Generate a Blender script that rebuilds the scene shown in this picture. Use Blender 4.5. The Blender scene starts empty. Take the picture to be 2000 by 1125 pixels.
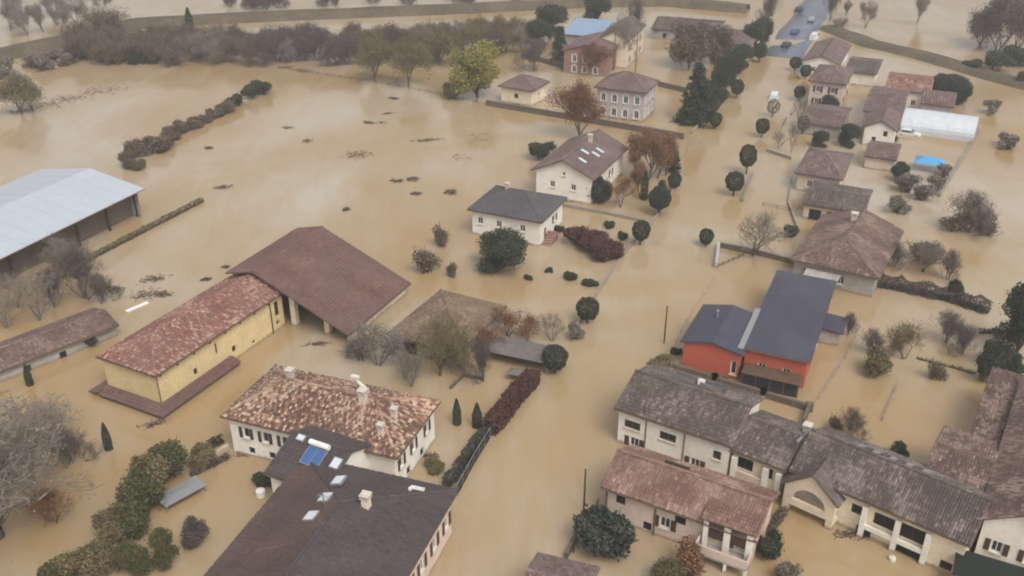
import bpy, math, random
from mathutils import Vector, noise
S = bpy.context.scene
C = S.collection
R = random.Random(7)

# ------------------------------------------------------------------ camera
F, HY, H = 1850.0, -420.0, 58.0            # focal length and horizon row on a 2000 px wide picture, height above the water
TH = math.atan((562.5 - HY) / F)
SN, CS = math.sin(TH), math.cos(TH)
cam = bpy.data.objects.new('camera', bpy.data.cameras.new('camera'))
C.objects.link(cam)
cam.location = (0, 0, H)
cam.rotation_euler = (math.pi / 2 - TH, 0, 0)
cam.data.sensor_width = 36.0
cam.data.lens = F / 2000 * 36.0
cam.data.clip_end = 6000
cam.data.clip_start = 0.5
S.camera = cam

# ------------------------------------------------------------------ sky and sun (overcast)
SUN_EL, SUN_ROT = math.radians(54), math.radians(150)
W = bpy.data.worlds.new('World'); S.world = W; W.use_nodes = True
nt = W.node_tree
bg = nt.nodes['Background']
sky = nt.nodes.new('ShaderNodeTexSky')
sky.sky_type = 'NISHITA'; sky.sun_disc = False
sky.sun_elevation = SUN_EL; sky.sun_rotation = SUN_ROT
sky.air_density = 1.5; sky.dust_density = 6.0; sky.ozone_density = 1.0
hs = nt.nodes.new('ShaderNodeHueSaturation')
hs.inputs['Saturation'].default_value = 0.12
nt.links.new(sky.outputs[0], hs.inputs['Color'])
nt.links.new(hs.outputs[0], bg.inputs['Color'])
bg.inputs['Strength'].default_value = 0.15
sl = bpy.data.lights.new('sun', 'SUN'); sl.energy = 0.8; sl.angle = math.radians(25); sl.color = (1, 0.95, 0.88)
sun = bpy.data.objects.new('sun', sl); C.objects.link(sun)
sun.rotation_euler = (math.pi / 2 - SUN_EL, 0, math.pi - SUN_ROT)
sun.location = (0, 0, 120)
S.view_settings.view_transform = 'Standard'
S.view_settings.look = 'None'
S.view_settings.exposure = 0.27
S.view_settings.gamma = 1.0
S.cycles.filter_width = 2.0

D = 1.2                                     # depth of the flood over the streets
def G(px, py, z=0.0):                       # a point of the photograph that lies at height z above the water
    u, v = (px - 1000) / F, (py - 562.5) / F
    dx, dy, dz = u, CS - v * SN, -SN - v * CS
    t = (z - H) / dz
    return Vector((t * dx, t * dy, z))
def ppm(py):                                # photograph pixels per metre at the waterline of that row
    v = (py - 562.5) / F
    return F * (SN + v * CS) / H

# ------------------------------------------------------------------ materials
MATS = {}
def nodes(name):
    m = bpy.data.materials.new(name); m.use_nodes = True
    t = m.node_tree
    return m, t, t.nodes['Principled BSDF']
def N(t, kind, **kw):
    n = t.nodes.new(kind)
    for k, v in kw.items():
        if k in n.inputs: n.inputs[k].default_value = v
        else: setattr(n, k, v)
    return n
def mat(name, col, var=0.25, scale=0.8, rough=0.85, bump=0.0, bscale=8.0, metal=0.0, stain=None, stain_amt=0.5, spec=0.3):
    m, t, p = nodes(name)
    co = N(t, 'ShaderNodeTexCoord')
    n1 = N(t, 'ShaderNodeTexNoise', Scale=scale, Detail=6.0, Roughness=0.65)
    n2 = N(t, 'ShaderNodeTexNoise', Scale=scale * 6.3, Detail=4.0)
    for n in (n1, n2): t.links.new(co.outputs['Object'], n.inputs['Vector'])
    ad = N(t, 'ShaderNodeMath', operation='ADD')
    t.links.new(n1.outputs[0], ad.inputs[0]); t.links.new(n2.outputs[0], ad.inputs[1])
    mr = N(t, 'ShaderNodeMapRange')
    mr.inputs[1].default_value = 0.7; mr.inputs[2].default_value = 1.3
    mr.inputs[3].default_value = 1 - var; mr.inputs[4].default_value = 1 + var
    t.links.new(ad.outputs[0], mr.inputs[0])
    mx = N(t, 'ShaderNodeMix', data_type='RGBA', blend_type='MULTIPLY')
    mx.inputs[0].default_value = 1
    mx.inputs[6].default_value = (*col, 1)
    t.links.new(mr.outputs[0], mx.inputs[7])
    out = mx.outputs[2]
    if stain:
        n3 = N(t, 'ShaderNodeTexNoise', Scale=scale * 0.45, Detail=5.0, Roughness=0.6, Distortion=0.6)
        t.links.new(co.outputs['Object'], n3.inputs['Vector'])
        m3 = N(t, 'ShaderNodeMapRange'); m3.inputs[1].default_value = 0.48; m3.inputs[2].default_value = 0.66; m3.inputs[4].default_value = stain_amt
        t.links.new(n3.outputs[0], m3.inputs[0])
        m4 = N(t, 'ShaderNodeMix', data_type='RGBA')
        t.links.new(m3.outputs[0], m4.inputs[0]); t.links.new(out, m4.inputs[6]); m4.inputs[7].default_value = (*stain, 1)
        out = m4.outputs[2]
    if name.startswith(('plaster', 'brick_red')):   # silt left on the wall at the flood line, ragged at its upper edge
        sp = N(t, 'ShaderNodeSeparateXYZ'); t.links.new(co.outputs['Object'], sp.inputs[0])
        n5 = N(t, 'ShaderNodeTexNoise', Scale=1.3, Detail=5.0, Roughness=0.7); t.links.new(co.outputs['Object'], n5.inputs['Vector'])
        m5 = N(t, 'ShaderNodeMath', operation='MULTIPLY_ADD'); m5.inputs[1].default_value = -0.9
        t.links.new(n5.outputs[0], m5.inputs[0]); t.links.new(sp.outputs[2], m5.inputs[2])
        m6 = N(t, 'ShaderNodeMapRange'); m6.inputs[1].default_value = 0.88; m6.inputs[2].default_value = 1.15; m6.inputs[3].default_value = 0.75; m6.inputs[4].default_value = 0.0
        t.links.new(m5.outputs[0], m6.inputs[0])
        m7 = N(t, 'ShaderNodeMix', data_type='RGBA'); t.links.new(m6.outputs[0], m7.inputs[0]); t.links.new(out, m7.inputs[6]); m7.inputs[7].default_value = (0.24, 0.175, 0.115, 1)
        out = m7.outputs[2]
    t.links.new(out, p.inputs['Base Color'])
    p.inputs['Roughness'].default_value = rough
    p.inputs['Metallic'].default_value = metal
    p.inputs['Specular IOR Level'].default_value = spec
    if bump:
        b = N(t, 'ShaderNodeBump', Strength=bump, Distance=0.05)
        n4 = N(t, 'ShaderNodeTexNoise', Scale=bscale, Detail=4.0)
        t.links.new(co.outputs['Object'], n4.inputs['Vector'])
        t.links.new(n4.outputs[0], b.inputs['Height']); t.links.new(b.outputs[0], p.inputs['Normal'])
    MATS[name] = m
    return m
def tone_mat(name, cols, rough=0.9, stain=None, sscale=0.25, stain_amt=0.6, spec=0.2, trans=0.0):
    """colour picked per tile or leaf from its own 'tone', with weather stains of their own shape"""
    m, t, p = nodes(name)
    at = N(t, 'ShaderNodeAttribute', attribute_name='tone')
    rp = N(t, 'ShaderNodeValToRGB')
    el = rp.color_ramp.elements
    while len(el) < len(cols): el.new(0.5)
    for i, c in enumerate(cols):
        el[i].position = i / (len(cols) - 1); el[i].color = (*c, 1)
    t.links.new(at.outputs['Fac'], rp.inputs[0])
    out = rp.outputs[0]
    if stain:
        co = N(t, 'ShaderNodeTexCoord')
        n3 = N(t, 'ShaderNodeTexNoise', Scale=sscale, Detail=6.0, Roughness=0.65, Distortion=0.5)
        t.links.new(co.outputs['Object'], n3.inputs['Vector'])
        m3 = N(t, 'ShaderNodeMapRange'); m3.inputs[1].default_value = 0.42; m3.inputs[2].default_value = 0.68; m3.inputs[4].default_value = stain_amt
        t.links.new(n3.outputs[0], m3.inputs[0])
        m4 = N(t, 'ShaderNodeMix', data_type='RGBA')
        t.links.new(m3.outputs[0], m4.inputs[0]); t.links.new(out, m4.inputs[6]); m4.inputs[7].default_value = (*stain, 1)
        out = m4.outputs[2]
    t.links.new(out, p.inputs['Base Color'])
    p.inputs['Roughness'].default_value = rough
    p.inputs['Specular IOR Level'].default_value = spec
    MATS[name] = m
    return m

mat('plaster_yellow', (0.64, 0.5, 0.27), 0.14, 0.5, stain=(0.46, 0.34, 0.19), stain_amt=0.4)
mat('plaster_white', (0.78, 0.73, 0.65), 0.1, 0.5, stain=(0.55, 0.5, 0.43), stain_amt=0.4)
mat('plaster_cream', (0.72, 0.62, 0.47), 0.12, 0.5, stain=(0.45, 0.36, 0.26), stain_amt=0.4)
mat('plaster_pink', (0.62, 0.49, 0.41), 0.12, 0.5, stain=(0.45, 0.34, 0.28), stain_amt=0.4)
mat('plaster_grey', (0.36, 0.33, 0.3), 0.2, 0.5, stain=(0.22, 0.2, 0.18), stain_amt=0.5)
mat('plaster_lilac', (0.42, 0.36, 0.36), 0.15, 0.6, stain=(0.5, 0.45, 0.43), stain_amt=0.4)
mat('plaster_orange', (0.45, 0.105, 0.065), 0.12, 0.5, stain=(0.4, 0.1, 0.05), stain_amt=0.4)
mat('brick_red', (0.28, 0.155, 0.125), 0.3, 1.2)
mat('stone_light', (0.5, 0.45, 0.38), 0.2, 0.9)
mat('stone_wall', (0.13, 0.1, 0.075), 0.35, 0.9, bump=0.5)
mat('stone_wall_light', (0.27, 0.23, 0.19), 0.3, 0.9, bump=0.4)
mat('brown_wood', (0.1, 0.06, 0.04), 0.35, 1.5)
mat('dark_wood', (0.05, 0.038, 0.03), 0.35, 1.5)
mat('shutter_brown', (0.07, 0.04, 0.03), 0.25, 2)
mat('shutter_green', (0.035, 0.05, 0.04), 0.25, 2)
mat('frame_white', (0.7, 0.68, 0.64), 0.1, 2, rough=0.6)
mat('metal_grey', (0.3, 0.3, 0.31), 0.15, 2, rough=0.5, metal=0.4)
mat('metal_dark', (0.06, 0.055, 0.05), 0.2, 2, rough=0.6)
mat('gutter_copper', (0.13, 0.08, 0.055), 0.3, 1.5, rough=0.6)
mat('concrete', (0.34, 0.31, 0.28), 0.25, 0.8, stain=(0.2, 0.18, 0.15))
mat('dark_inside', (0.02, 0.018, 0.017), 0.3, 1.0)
mat('roof_white', (0.4, 0.43, 0.47), 0.05, 0.2, rough=0.45, spec=0.4)
mat('roof_slate_blue', (0.055, 0.054, 0.075), 0.22, 0.35, rough=0.7, stain=(0.08, 0.073, 0.085), stain_amt=0.5)
mat('roof_dark', (0.08, 0.075, 0.08), 0.2, 0.4, rough=0.7)
mat('roof_felt', (0.15, 0.13, 0.12), 0.3, 0.5, stain=(0.08, 0.07, 0.065))
mat('slab_brown', (0.15, 0.09, 0.07), 0.3, 0.6)
mat('fence_cloth', (0.014, 0.018, 0.015), 0.3, 0.8)
mat('tarp_blue', (0.08, 0.3, 0.55), 0.1, 0.8, rough=0.5)
mat('panel_blue', (0.05, 0.11, 0.27), 0.15, 1.5, rough=0.25, spec=0.5)
mat('sheet_blue', (0.22, 0.3, 0.42), 0.15, 0.5, rough=0.5)
mat('plastic_white', (0.72, 0.7, 0.67), 0.08, 1, rough=0.5)
mat('canvas', (0.6, 0.56, 0.5), 0.1, 0.8)
mat('poly_sheet', (0.52, 0.55, 0.58), 0.12, 0.5, rough=0.4)
mat('cloth_red', (0.45, 0.1, 0.07), 0.3, 1)
mat('skylight_glass', (0.55, 0.58, 0.62), 0.1, 1, rough=0.15, spec=0.5)
mat('glass_dark', (0.03, 0.032, 0.035), 0.2, 2, rough=0.12, spec=0.5)
mat('bark', (0.1, 0.078, 0.06), 0.35, 3)
mat('bark_grey', (0.15, 0.125, 0.105), 0.35, 3)
mat('bark_dark', (0.055, 0.042, 0.034), 0.35, 3)
mat('car_paint_dark', (0.03, 0.035, 0.05), 0.1, 1, rough=0.3, spec=0.5)
mat('car_paint_white', (0.65, 0.65, 0.66), 0.05, 1, rough=0.3, spec=0.5)
mat('car_paint_blue', (0.06, 0.09, 0.2), 0.1, 1, rough=0.3, spec=0.5)
mat('car_paint_grey', (0.25, 0.26, 0.28), 0.1, 1, rough=0.3, spec=0.5)
mat('tyre', (0.02, 0.02, 0.02), 0.1, 3)
mat('bank_grass', (0.098, 0.074, 0.046), 0.4, 0.15, bump=0.6, bscale=1.2, stain=(0.065, 0.056, 0.034))
mat('ground_mud', (0.2, 0.15, 0.1), 0.3, 0.1)
mat('asphalt_wet', (0.1, 0.115, 0.15), 0.25, 0.3, rough=0.3, spec=0.5, stain=(0.2, 0.22, 0.27))  # bluish body and pale patches put the wet road's reflection into the colour

tone_mat('tile_old', [(0.11, 0.065, 0.05), (0.21, 0.112, 0.08), (0.31, 0.18, 0.128), (0.48, 0.35, 0.255)], stain=(0.17, 0.13, 0.085), stain_amt=0.5, sscale=0.16)
tone_mat('tile_red', [(0.17, 0.078, 0.062), (0.23, 0.105, 0.084), (0.28, 0.145, 0.115), (0.4, 0.28, 0.22)], stain=(0.2, 0.125, 0.1), stain_amt=0.6, sscale=0.2)
tone_mat('tile_brown', [(0.115, 0.062, 0.052), (0.145, 0.08, 0.069), (0.165, 0.095, 0.083), (0.205, 0.125, 0.108)], stain=(0.13, 0.086, 0.077), stain_amt=0.85, sscale=0.1)
tone_mat('tile_grey', [(0.09, 0.068, 0.06), (0.12, 0.094, 0.084), (0.15, 0.118, 0.105), (0.22, 0.18, 0.155)], stain=(0.08, 0.062, 0.052), stain_amt=0.7, sscale=0.2)
tone_mat('tile_dark', [(0.052, 0.043, 0.044), (0.068, 0.056, 0.057), (0.078, 0.066, 0.066), (0.095, 0.08, 0.078)], stain=(0.09, 0.066, 0.06), stain_amt=0.6, sscale=0.11)
tone_mat('tile_umber', [(0.075, 0.05, 0.045), (0.092, 0.061, 0.055), (0.108, 0.07, 0.062), (0.13, 0.09, 0.08)], stain=(0.07, 0.058, 0.056), stain_amt=0.7, sscale=0.12)
tone_mat('tile_moss', [(0.12, 0.08, 0.058), (0.165, 0.112, 0.08), (0.2, 0.142, 0.1), (0.26, 0.19, 0.14)], stain=(0.18, 0.135, 0.08), stain_amt=0.7, sscale=0.2)
tone_mat('tile_slate', [(0.068, 0.066, 0.07), (0.085, 0.083, 0.087), (0.1, 0.097, 0.1), (0.12, 0.115, 0.115)], stain=(0.1, 0.09, 0.085), sscale=0.15)
tone_mat('tile_pink', [(0.16, 0.092, 0.074), (0.21, 0.122, 0.098), (0.25, 0.155, 0.125), (0.34, 0.24, 0.19)], stain=(0.19, 0.125, 0.1), stain_amt=0.7, sscale=0.22)
tone_mat('tile_plum', [(0.115, 0.078, 0.074), (0.15, 0.102, 0.095), (0.18, 0.125, 0.115), (0.24, 0.175, 0.155)], stain=(0.12, 0.095, 0.088), sscale=0.15)
tone_mat('tile_worn', [(0.1, 0.066, 0.056), (0.14, 0.095, 0.082), (0.18, 0.125, 0.105), (0.27, 0.2, 0.165)], stain=(0.16, 0.1, 0.083), stain_amt=0.7, sscale=0.25)
def leaf(n, a, b, c): tone_mat(n, [a, b, c], rough=0.8, spec=0.15)
leaf('leaf_dark', (0.026, 0.034, 0.02), (0.048, 0.056, 0.034), (0.082, 0.088, 0.052))
leaf('leaf_green', (0.045, 0.048, 0.022), (0.085, 0.085, 0.038), (0.14, 0.13, 0.062))
leaf('leaf_olive', (0.1, 0.082, 0.042), (0.155, 0.125, 0.065), (0.23, 0.185, 0.1))
leaf('leaf_yellow', (0.15, 0.135, 0.04), (0.25, 0.22, 0.06), (0.36, 0.31, 0.1))
leaf('leaf_brown', (0.085, 0.06, 0.042), (0.14, 0.102, 0.07), (0.21, 0.155, 0.11))
leaf('leaf_rust', (0.1, 0.045, 0.025), (0.17, 0.078, 0.04), (0.25, 0.13, 0.07))
leaf('leaf_red', (0.06, 0.025, 0.022), (0.095, 0.042, 0.036), (0.14, 0.07, 0.06))
leaf('leaf_grey', (0.13, 0.11, 0.092), (0.19, 0.16, 0.13), (0.27, 0.225, 0.185))
leaf('leaf_plum', (0.075, 0.056, 0.052), (0.115, 0.088, 0.08), (0.165, 0.13, 0.115))
leaf('leaf_pine', (0.028, 0.036, 0.027), (0.052, 0.06, 0.047), (0.085, 0.092, 0.072))
leaf('leaf_orange', (0.13, 0.065, 0.035), (0.21, 0.11, 0.058), (0.3, 0.17, 0.095))

# flood water: silt-laden, so the body colour is opaque; the sky and the houses mirror in its surface
m, t, p = nodes('flood_water')
co = N(t, 'ShaderNodeTexCoord')
mp = N(t, 'ShaderNodeMapping'); mp.inputs['Rotation'].default_value = (0, 0, math.radians(23)); mp.inputs['Scale'].default_value = (1.0, 0.22, 1.0)
t.links.new(co.outputs['Object'], mp.inputs['Vector'])
n1 = N(t, 'ShaderNodeTexNoise', Scale=0.022, Detail=5.0, Roughness=0.55, Distortion=0.8)
t.links.new(co.outputs['Object'], n1.inputs['Vector'])
n1b = N(t, 'ShaderNodeTexNoise', Scale=0.16, Detail=6.0, Roughness=0.62, Distortion=1.2)      # silt drawn out along the current
t.links.new(mp.outputs[0], n1b.inputs['Vector'])
n1c = N(t, 'ShaderNodeTexNoise', Scale=0.9, Detail=5.0, Roughness=0.6, Distortion=0.8)
t.links.new(mp.outputs[0], n1c.inputs['Vector'])
ad = N(t, 'ShaderNodeMath', operation='MULTIPLY_ADD'); ad.inputs[1].default_value = 0.3
t.links.new(n1b.outputs[0], ad.inputs[0]); t.links.new(n1.outputs[0], ad.inputs[2])
ad2 = N(t, 'ShaderNodeMath', operation='MULTIPLY_ADD'); ad2.inputs[1].default_value = 0.1
t.links.new(n1c.outputs[0], ad2.inputs[0]); t.links.new(ad.outputs[0], ad2.inputs[2])
rp = N(t, 'ShaderNodeValToRGB')
rp.color_ramp.elements[0].position = 0.5; rp.color_ramp.elements[0].color = (0.305, 0.195, 0.08, 1)
rp.color_ramp.elements[1].position = 0.92; rp.color_ramp.elements[1].color = (0.4, 0.34, 0.265, 1)
e_ = rp.color_ramp.elements.new(0.7); e_.color = (0.34, 0.246, 0.142, 1)
t.links.new(ad2.outputs[0], rp.inputs[0]); t.links.new(rp.outputs[0], p.inputs['Base Color'])
p.inputs['Roughness'].default_value = 0.09; p.inputs['Specular IOR Level'].default_value = 1.0; p.inputs['IOR'].default_value = 1.33
w1 = N(t, 'ShaderNodeTexNoise', Scale=1.1, Detail=3.0, Distortion=0.3)
w2 = N(t, 'ShaderNodeTexNoise', Scale=0.22, Detail=2.0)
for w in (w1, w2): t.links.new(co.outputs['Object'], w.inputs['Vector'])
wa = N(t, 'ShaderNodeMath', operation='MULTIPLY_ADD'); wa.inputs[1].default_value = 2.2
t.links.new(w2.outputs[0], wa.inputs[0]); t.links.new(w1.outputs[0], wa.inputs[2])
w3 = N(t, 'ShaderNodeTexNoise', Scale=2.6, Detail=3.0, Distortion=0.5); t.links.new(mp.outputs[0], w3.inputs['Vector'])
wb = N(t, 'ShaderNodeMath', operation='MULTIPLY_ADD'); wb.inputs[1].default_value = 0.7
t.links.new(w3.outputs[0], wb.inputs[0]); t.links.new(wa.outputs[0], wb.inputs[2]); wa = wb
mr2 = N(t, 'ShaderNodeMapRange'); mr2.inputs[1].default_value = 0.4; mr2.inputs[2].default_value = 0.65; mr2.inputs[3].default_value = 0.04; mr2.inputs[4].default_value = 0.24
t.links.new(n1b.outputs[0], mr2.inputs[0]); t.links.new(mr2.outputs[0], p.inputs['Roughness'])       # smooth slicks and wind-roughened lanes
b = N(t, 'ShaderNodeBump', Strength=0.17, Distance=0.12)
t.links.new(wa.outputs[0], b.inputs['Height']); t.links.new(b.outputs[0], p.inputs['Normal'])
MATS['flood_water'] = m

# ------------------------------------------------------------------ mesh helpers
class MB:
    def __init__(s): s.v = []; s.f = []; s.t = []
    def poly(s, pts, tone=0.5):
        i = len(s.v); s.v += [tuple(p) for p in pts]; s.f.append(tuple(range(i, i + len(pts)))); s.t.append(tone)
    def box(s, x0, y0, z0, x1, y1, z1, tone=0.5):
        i = len(s.v)
        s.v += [(x0, y0, z0), (x1, y0, z0), (x1, y1, z0), (x0, y1, z0), (x0, y0, z1), (x1, y0, z1), (x1, y1, z1), (x0, y1, z1)]
        s.f += [tuple(i + k for k in q) for q in ((3, 2, 1, 0), (4, 5, 6, 7), (0, 1, 5, 4), (1, 2, 6, 5), (2, 3, 7, 6), (3, 0, 4, 7))]
        s.t += [tone] * 6
    def obox(s, c, ax, ay, az, tone=0.5):   # oriented box: centre and three half vectors
        c, ax, ay, az = Vector(c), Vector(ax), Vector(ay), Vector(az)
        i = len(s.v)
        for sz in (-1, 1):
            for sx, sy in ((-1, -1), (1, -1), (1, 1), (-1, 1)): s.v.append(tuple(c + ax * sx + ay * sy + az * sz))
        s.f += [tuple(i + k for k in q) for q in ((3, 2, 1, 0), (4, 5, 6, 7), (0, 1, 5, 4), (1, 2, 6, 5), (2, 3, 7, 6), (3, 0, 4, 7))]
        s.t += [tone] * 6
    def tube(s, p, q, r0, r1, n=5, caps=True, tone=0.5):
        p, q = Vector(p), Vector(q); d = q - p
        if d.length < 1e-5: return
        d.normalize()
        a = d.orthogonal().normalized(); bb = d.cross(a)
        i = len(s.v)
        for c, r in ((p, r0), (q, r1)):
            for k in range(n):
                an = 2 * math.pi * k / n
                s.v.append(tuple(c + (a * math.cos(an) + bb * math.sin(an)) * r))
        for k in range(n):
            s.f.append((i + k, i + (k + 1) % n, i + n + (k + 1) % n, i + n + k)); s.t.append(tone)
        if caps:
            s.f.append(tuple(i + n + k for k in range(n))); s.t.append(tone)
            s.f.append(tuple(i + n - 1 - k for k in range(n))); s.t.append(tone)
    def leafq(s, c, size, rnd, tone, up=0.0):
        n = Vector((rnd.gauss(0, 1), rnd.gauss(0, 1), rnd.gauss(0, 1) + up)).normalized()
        a = n.orthogonal().normalized(); bb = n.cross(a)
        an = rnd.uniform(0, 6.28); a, bb = a * math.cos(an) + bb * math.sin(an), bb * math.cos(an) - a * math.sin(an)
        c = Vector(c); l = size * rnd.uniform(0.7, 1.3); w = l * 0.6
        s.poly([c - a * l, c + bb * w, c + a * l, c - bb * w], tone)
    def build(s, name, m, parent=None, smooth=False, dz=None):
        me = bpy.data.meshes.new(name)
        if dz is None: dz = D if parent is not None else 0.0
        me.from_pydata([(x, y, z + dz) for x, y, z in s.v], [], s.f)
        at = me.attributes.new('tone', 'FLOAT', 'FACE'); at.data.foreach_set('value', s.t)
        if smooth: me.polygons.foreach_set('use_smooth', [True] * len(me.polygons))
        me.materials.append(MATS[m] if isinstance(m, str) else m)
        o = bpy.data.objects.new(name, me); C.objects.link(o)
        if parent is not None: o.parent = parent
        return o
def tag(o, label, cat, group=None):
    o['label'] = label; o['category'] = cat
    if group: o['group'] = group
    return o
def thing(name, label, cat, x, y, rz=0.0, z=None, group=None):
    o = bpy.data.objects.new(name, None); C.objects.link(o)
    o.empty_display_size = 0.5
    o.location = (x, y, -D if z is None else z); o.rotation_euler = (0, 0, rz)
    return tag(o, label, cat, group)
def struct(o): o['kind'] = 'structure'; return o
def stuff(o): o['kind'] = 'stuff'; return o
def copy_tree(o, parent=None):
    c = o.copy(); C.objects.link(c); c.parent = parent
    for ch in o.children: copy_tree(ch, c)
    return c
def clamp(x, a=0.0, b=1.0): return max(a, min(b, x))

# ------------------------------------------------------------------ the setting
w = MB(); w.poly([(-2500, -400, 0), (2500, -400, 0), (2500, 4000, 0), (-2500, 4000, 0)])
struct(w.build('flood_water', 'flood_water'))
w = MB(); w.poly([(-2500, -400, -D - 0.02), (2500, -400, -D - 0.02), (2500, 4000, -D - 0.02), (-2500, 4000, -D - 0.02)])
struct(w.build('ground', 'ground_mud'))
def loft(name, pix, prof, m, closed=False):
    """sweep a cross-section (offset, height) along points of the waterline"""
    P = [G(*p) for p in pix]; Q = []
    for a, b2 in zip(P, P[1:]):
        k = max(1, int((b2 - a).length / 6))
        Q += [a.lerp(b2, i / k) for i in range(k)]
    Q.append(P[-1]); mb = MB(); n = len(prof)
    for i, q in enumerate(Q):
        d = (Q[min(i + 1, len(Q) - 1)] - Q[max(i - 1, 0)]).normalized(); s = Vector((-d.y, d.x, 0))
        for o_, h in prof:
            j = noise.noise(Vector((q.x * 0.15, q.y * 0.15, o_)))
            mb.v.append(tuple(q + s * (o_ + j * 0.8) + Vector((0, 0, h + (j * 0.25 if h > 0 else 0)))))
    for i in range(len(Q) - 1):
        for k in range(n - 1):
            mb.f.append((i * n + k + 1, i * n + k, (i + 1) * n + k, (i + 1) * n + k + 1)); mb.t.append(0.5)
    return struct(mb.build(name, m, smooth=True))
bank = [(-5.2, -1.2), (-2.3, 1.4), (-1.6, 1.9), (1.6, 1.9), (2.3, 1.4), (5.2, -1.2)]
loft('embankment', [(-420, 190), (-150, 148), (0, 113), (150, 78), (270, 52), (420, 42), (600, 34), (900, 22), (1150, 10), (1300, 8), (1460, 22)], bank, 'bank_grass')
loft('embankment', [(1618, 56), (1700, 88), (1790, 108), (1890, 138), (2000, 168), (2150, 210)], [(-4.5, -1.2), (-2, 1.0), (2, 1.0), (4.5, -1.2)], 'bank_grass')
road = loft('road', [(1530, 112), (1560, 62), (1590, 20), (1640, -60)], [(-5.2, -1.2), (-4.6, 0.06), (4.6, 0.06), (5.2, -1.2)], 'asphalt_wet')

# ------------------------------------------------------------------ buildings
def frame(A, B, Cc, z, hd=None, L=None, Wd=None):
    """rectangle on three eave corners (front left, front right, back right): centre, turn, length, width"""
    a, b, c = G(*A, z), G(*B, z), G(*Cc, z)
    if hd is None:
        h1 = math.atan2((b - a).y, (b - a).x); h2 = math.atan2((c - b).y, (c - b).x) - math.pi / 2
        l1, l2 = (b - a).length, (c - b).length
        dh = (h2 - h1 + math.pi) % (2 * math.pi) - math.pi
        h = h1 + dh * l2 / (l1 + l2)
    else: h = math.radians(hd)
    u = Vector((math.cos(h), math.sin(h), 0)); n = Vector((-u.y, u.x, 0))
    L = L or (b - a).dot(u); Wd = Wd or (c - b).dot(n)
    ctr = b - u * L / 2 + n * Wd / 2
    return ctr, h, L, Wd
def inside(q, P):
    r = False; j = len(P) - 1
    for i in range(len(P)):
        if (P[i][1] > q[1]) != (P[j][1] > q[1]) and q[0] < (P[j][0] - P[i][0]) * (q[1] - P[i][1]) / (P[j][1] - P[i][1]) + P[i][0]: r = not r
        j = i
    return r
def tiles_on(mb, pts, pu, ps, seed, spread=0.5, clus=0.5, cs=0.35):
    """barrel tiles laid course by course on a roof slope whose first edge is the eave"""
    pts = [Vector(p) for p in pts]
    e = (pts[1] - pts[0]).normalized(); n = Vector((0, 0, 0))
    for i in range(1, len(pts) - 1): n += (pts[i] - pts[0]).cross(pts[i + 1] - pts[0])
    n.normalize()
    if n.z < 0: n = -n
    s = n.cross(e)
    if s.z < 0: s = -s
    o = pts[0]
    Q = [((p - o).dot(e), (p - o).dot(s)) for p in pts]
    u0, u1 = min(q[0] for q in Q), max(q[0] for q in Q); v1 = max(q[1] for q in Q)
    rnd = random.Random(seed)
    nu, nv = int((u1 - u0) / pu) + 1, int(v1 / ps) + 1
    for i in range(nu):
        u = u0 + (i + 0.5) * pu
        for k in range(nv):
            v = (k + 0.5) * ps
            if not inside((u, v), Q): continue
            c = o + e * (u + rnd.uniform(-0.02, 0.02)) + s * (v + rnd.uniform(-0.04, 0.04))
            cl = noise.noise(Vector((c.x * cs, c.y * cs, seed * 3.1)))
            tone = clamp(0.42 + clus * cl + rnd.gauss(0, 1) * spread * 0.5)
            h = ps * 0.56; a = pu * 0.5; lift = 0.012
            top, bot = c + s * h, c - s * h
            i0 = len(mb.v)
            hb, ht = lift + 0.035 + rnd.uniform(0, 0.02), lift
            for base, hh in ((bot, hb), (top, ht)):
                for du, dn in ((-a, 0), (-a * 0.5, pu * 0.26), (a * 0.5, pu * 0.26), (a, 0)):
                    mb.v.append(tuple(base + e * du + n * (dn + hh)))
            for q in range(3): mb.f.append((i0 + q, i0 + q + 1, i0 + 5 + q, i0 + 4 + q)); mb.t.append(tone)
            mb.f.append((i0 + 3, i0 + 2, i0 + 1, i0)); mb.t.append(tone)
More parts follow.
